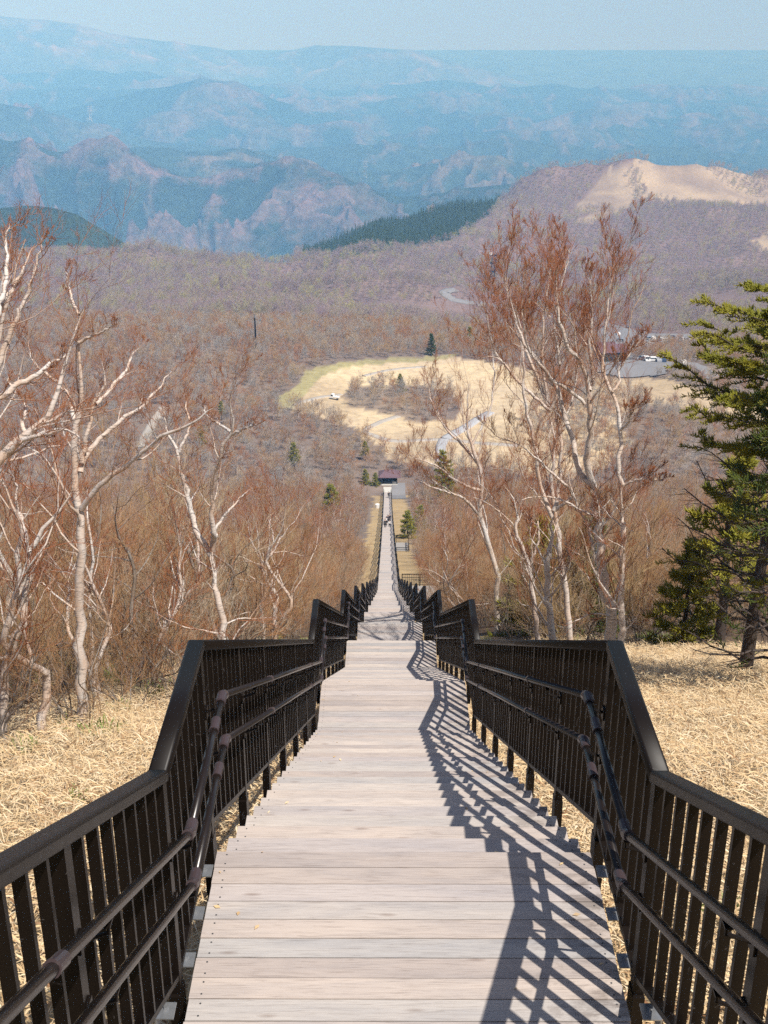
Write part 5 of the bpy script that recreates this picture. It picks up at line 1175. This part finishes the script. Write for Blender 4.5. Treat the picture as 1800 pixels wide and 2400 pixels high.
tx_ = np.concatenate([STUFF['tree'][0][0], x[k]]); ty_ = np.concatenate([STUFF['tree'][0][1], yv[k]])
sc_ = G.uniform(0.55, 1.15, len(tx_))*np.where(np.abs(tx_) < 9, 0.75, 1.0)
instancer('woodland_trees', tx_, ty_, T(tx_, ty_), sc_, MID)
x, yv = STUFF['birch'][0]; x2, y2_ = jgrid(-190, 190, 200, 500, 10, G); zt = T(x2, y2_); k = visible(x2, y2_, zt) & outside_strip(x2, y2_, 2) & forest_ok(x2, y2_, zt)
x = np.concatenate([x, x2[k]]); yv = np.concatenate([yv, y2_[k]]); instancer('woodland_birches', x, yv, T(x, yv), G.uniform(0.7, 1.2, len(x)), MIDB)
x, yv = jgrid(-240, 240, 300, 640, 3.9, G); zt = T(x, yv); k = visible(x, yv, zt, 6) & forest_ok(x, yv, zt) & (outside_strip(x, yv, 1) | (yv > 306)); dn = G.random(len(x)) < np.where(yv < 480, 0.9, 0.85); k &= dn
instancer('plateau_woodland', x[k], yv[k], zt[k], G.uniform(0.6, 1.1, k.sum())*np.where(yv[k] < 500, 0.85, 1.0), PLAT)
x, yv = jgrid(-460, 560, 640, 1400, 6.0, G); zt = T(x, yv); k = visible(x, yv, zt, 6, 30) & forest_ok(x, yv, zt)
gap = fbm(x*0.016, yv*0.010, 3); k &= (gap > -0.42); instancer('hill_woodland', x[k], yv[k], zt[k], G.uniform(0.7, 1.3, k.sum())*(1+0.7*gap[k]), FAR)
x, yv = jgrid(-300, 860, 1400, 2400, 9.0, G); zt = T(x, yv); k = visible(x, yv, zt, 6, 30) & forest_ok(x, yv, zt); q = project(np.stack([x, yv, zt], -1)); pin = in_poly(q[0]+8*fbm(x*0.02, yv*0.02, 3), q[1], PINES)
instancer('distant_woodland', x[k & ~pin], yv[k & ~pin], zt[k & ~pin], G.uniform(0.9, 1.5, (k & ~pin).sum()), FAR)
M_NEEDLE_FAR = needle_mat('far_conifer_needles', (0.05, 0.085, 0.03), (0.10, 0.145, 0.05))
def far_conifer(h, g):
    tn = Tubes(); n = 46; t = np.linspace(0.08, 0.97, n); az = np.arange(n)*2.4; L = h*0.2*(1-t)+0.15
    P = np.zeros((n, 2, 3)); P[:, :, 2] = (t*h)[:, None]; P[:, 1, 0] = np.cos(az)*L; P[:, 1, 1] = np.sin(az)*L; P[:, 1, 2] -= L*0.25
    tn.add(P, np.stack([np.full(n, 0.32), np.full(n, 0.08)], 1), 3); tn.add(np.array([[[0, 0, -0.5], [0, 0, h]]]), np.array([[0.2, 0.04]]), 4)
    return tn.mesh('far_conifer', [M_NEEDLE_FAR], False)
x, yv = jgrid(-300, 860, 1400, 2400, 6.0, G); zt = T(x, yv); q = project(np.stack([x, yv, zt], -1)); k = in_poly(q[0]+8*fbm(x*0.02, yv*0.02, 3), q[1], PINES)
instancer('distant_conifer_wood', x[k], yv[k], zt[k], G.uniform(0.8, 1.4, k.sum()), [far_conifer(11, G), far_conifer(9, G)])

# ------------------------------------------------------------------ dry straw and bamboo grass on the near ground
def blades(nb, size, lmin, lmax, wmin, wmax, stand, g, m, name):
    c = np.column_stack([g.uniform(-size, size, nb), g.uniform(-size, size, nb), g.uniform(0.0, 0.035, nb)]); az = g.random(nb)*6.283; L = g.uniform(lmin, lmax, nb); W = g.uniform(wmin, wmax, nb)
    tilt = g.uniform(*stand, nb); d = np.stack([np.cos(az)*np.cos(tilt), np.sin(az)*np.cos(tilt), np.sin(tilt)], 1); sd = np.stack([-np.sin(az), np.cos(az), np.zeros(nb)], 1)
    V = []
    for j, (s_, wv) in enumerate(((0, 0.6), (0.5, 1.0), (1.0, 0.1))):
        p = c+d*(L*s_)[:, None]; p[:, 2] += (L*0.12*math.sin(s_*math.pi)) - (0.0 if s_ < 1 else 1)*L*0.12*np.clip(tilt, 0, 1)
        V.append(p+sd*(W*wv/2)[:, None]); V.append(p-sd*(W*wv/2)[:, None]+np.array([0, 0, 0.002]))
    V = np.stack(V, 1).reshape(-1, 3); b6 = np.arange(nb)[:, None]*6
    F_ = np.concatenate([b6+np.array([[0, 1, 3, 2]]), b6+np.array([[2, 3, 5, 4]])]); return mesh_np(name, V, F_, [m])
ST = [blades(170, 0.34, 0.04, 0.22, 0.003, 0.014, (-0.08, 0.28), G, M_STRAW, 'straw') for _ in range(6)]
x, yv = jgrid(-8, 16, 0.8, 30, 0.36, G); l, r = clear_half(yv); k = (np.abs(x) > 0.9) & (x > -l-2.5) & (x < r+3) & visible(x, yv, T(x, yv), 0.2, 40) & (G.random(len(x)) < np.where(yv < 14, 1, 0.85))
instancer('dry_straw', x[k], yv[k], T(x[k], yv[k])+0.005, G.uniform(0.7, 1.2, k.sum()), ST)
SS = [blades(60, 0.25, 0.18, 0.40, 0.012, 0.03, (0.5, 1.35), G, M_SASA, 'bamboo_grass') for _ in range(3)]
x, yv = jgrid(-14, 16, 6, 36, 0.8, G); l, r = clear_half(yv); e = np.where(x < 0, -x-l, x-r)
k = visible(x, yv, T(x, yv), 0.4, 20) & (e > -0.7) & (e < 5) & (G.random(len(x)) < np.where((e > -0.2) & (e < 2.5), 0.30, 0.15)); k |= visible(x, yv, T(x, yv), 0.4, 20) & (e <= -0.7) & (np.abs(x) > 1.5) & (G.random(len(x)) < 0.012)
instancer('bamboo_grass', x[k], yv[k], T(x[k], yv[k]), G.uniform(0.4, 1.0, k.sum()), SS)

# wind-blown leaf scraps and straw bits on the treads
lb = []; fb = []
for i in range(150):
    yy = G.uniform(3.4, 16); xx = (1 if G.random() < 0.6 else -1)*G.uniform(0.2, 0.88)**0.6*0.98; xx = max(-0.88, min(0.88, xx)); zz = surf_z(yy)+0.003
    a = G.random()*6.28; l = G.uniform(0.006, 0.022); w_ = l*G.uniform(0.25, 0.6); ca, sa = math.cos(a), math.sin(a); k = len(lb)
    for (u_, v_, h_) in ((-l, 0, 0.001), (0, -w_, 0.004), (l, 0, 0.002), (0, w_, 0.004)): lb.append((xx+u_*ca-v_*sa, yy+u_*sa+v_*ca, zz+h_))
    fb.append((k, k+1, k+2, k+3))
tag(new_obj('leaf_litter', mesh_np('leaf_litter', np.array(lb), np.array(fb), [M_STRAW])), kind='stuff')
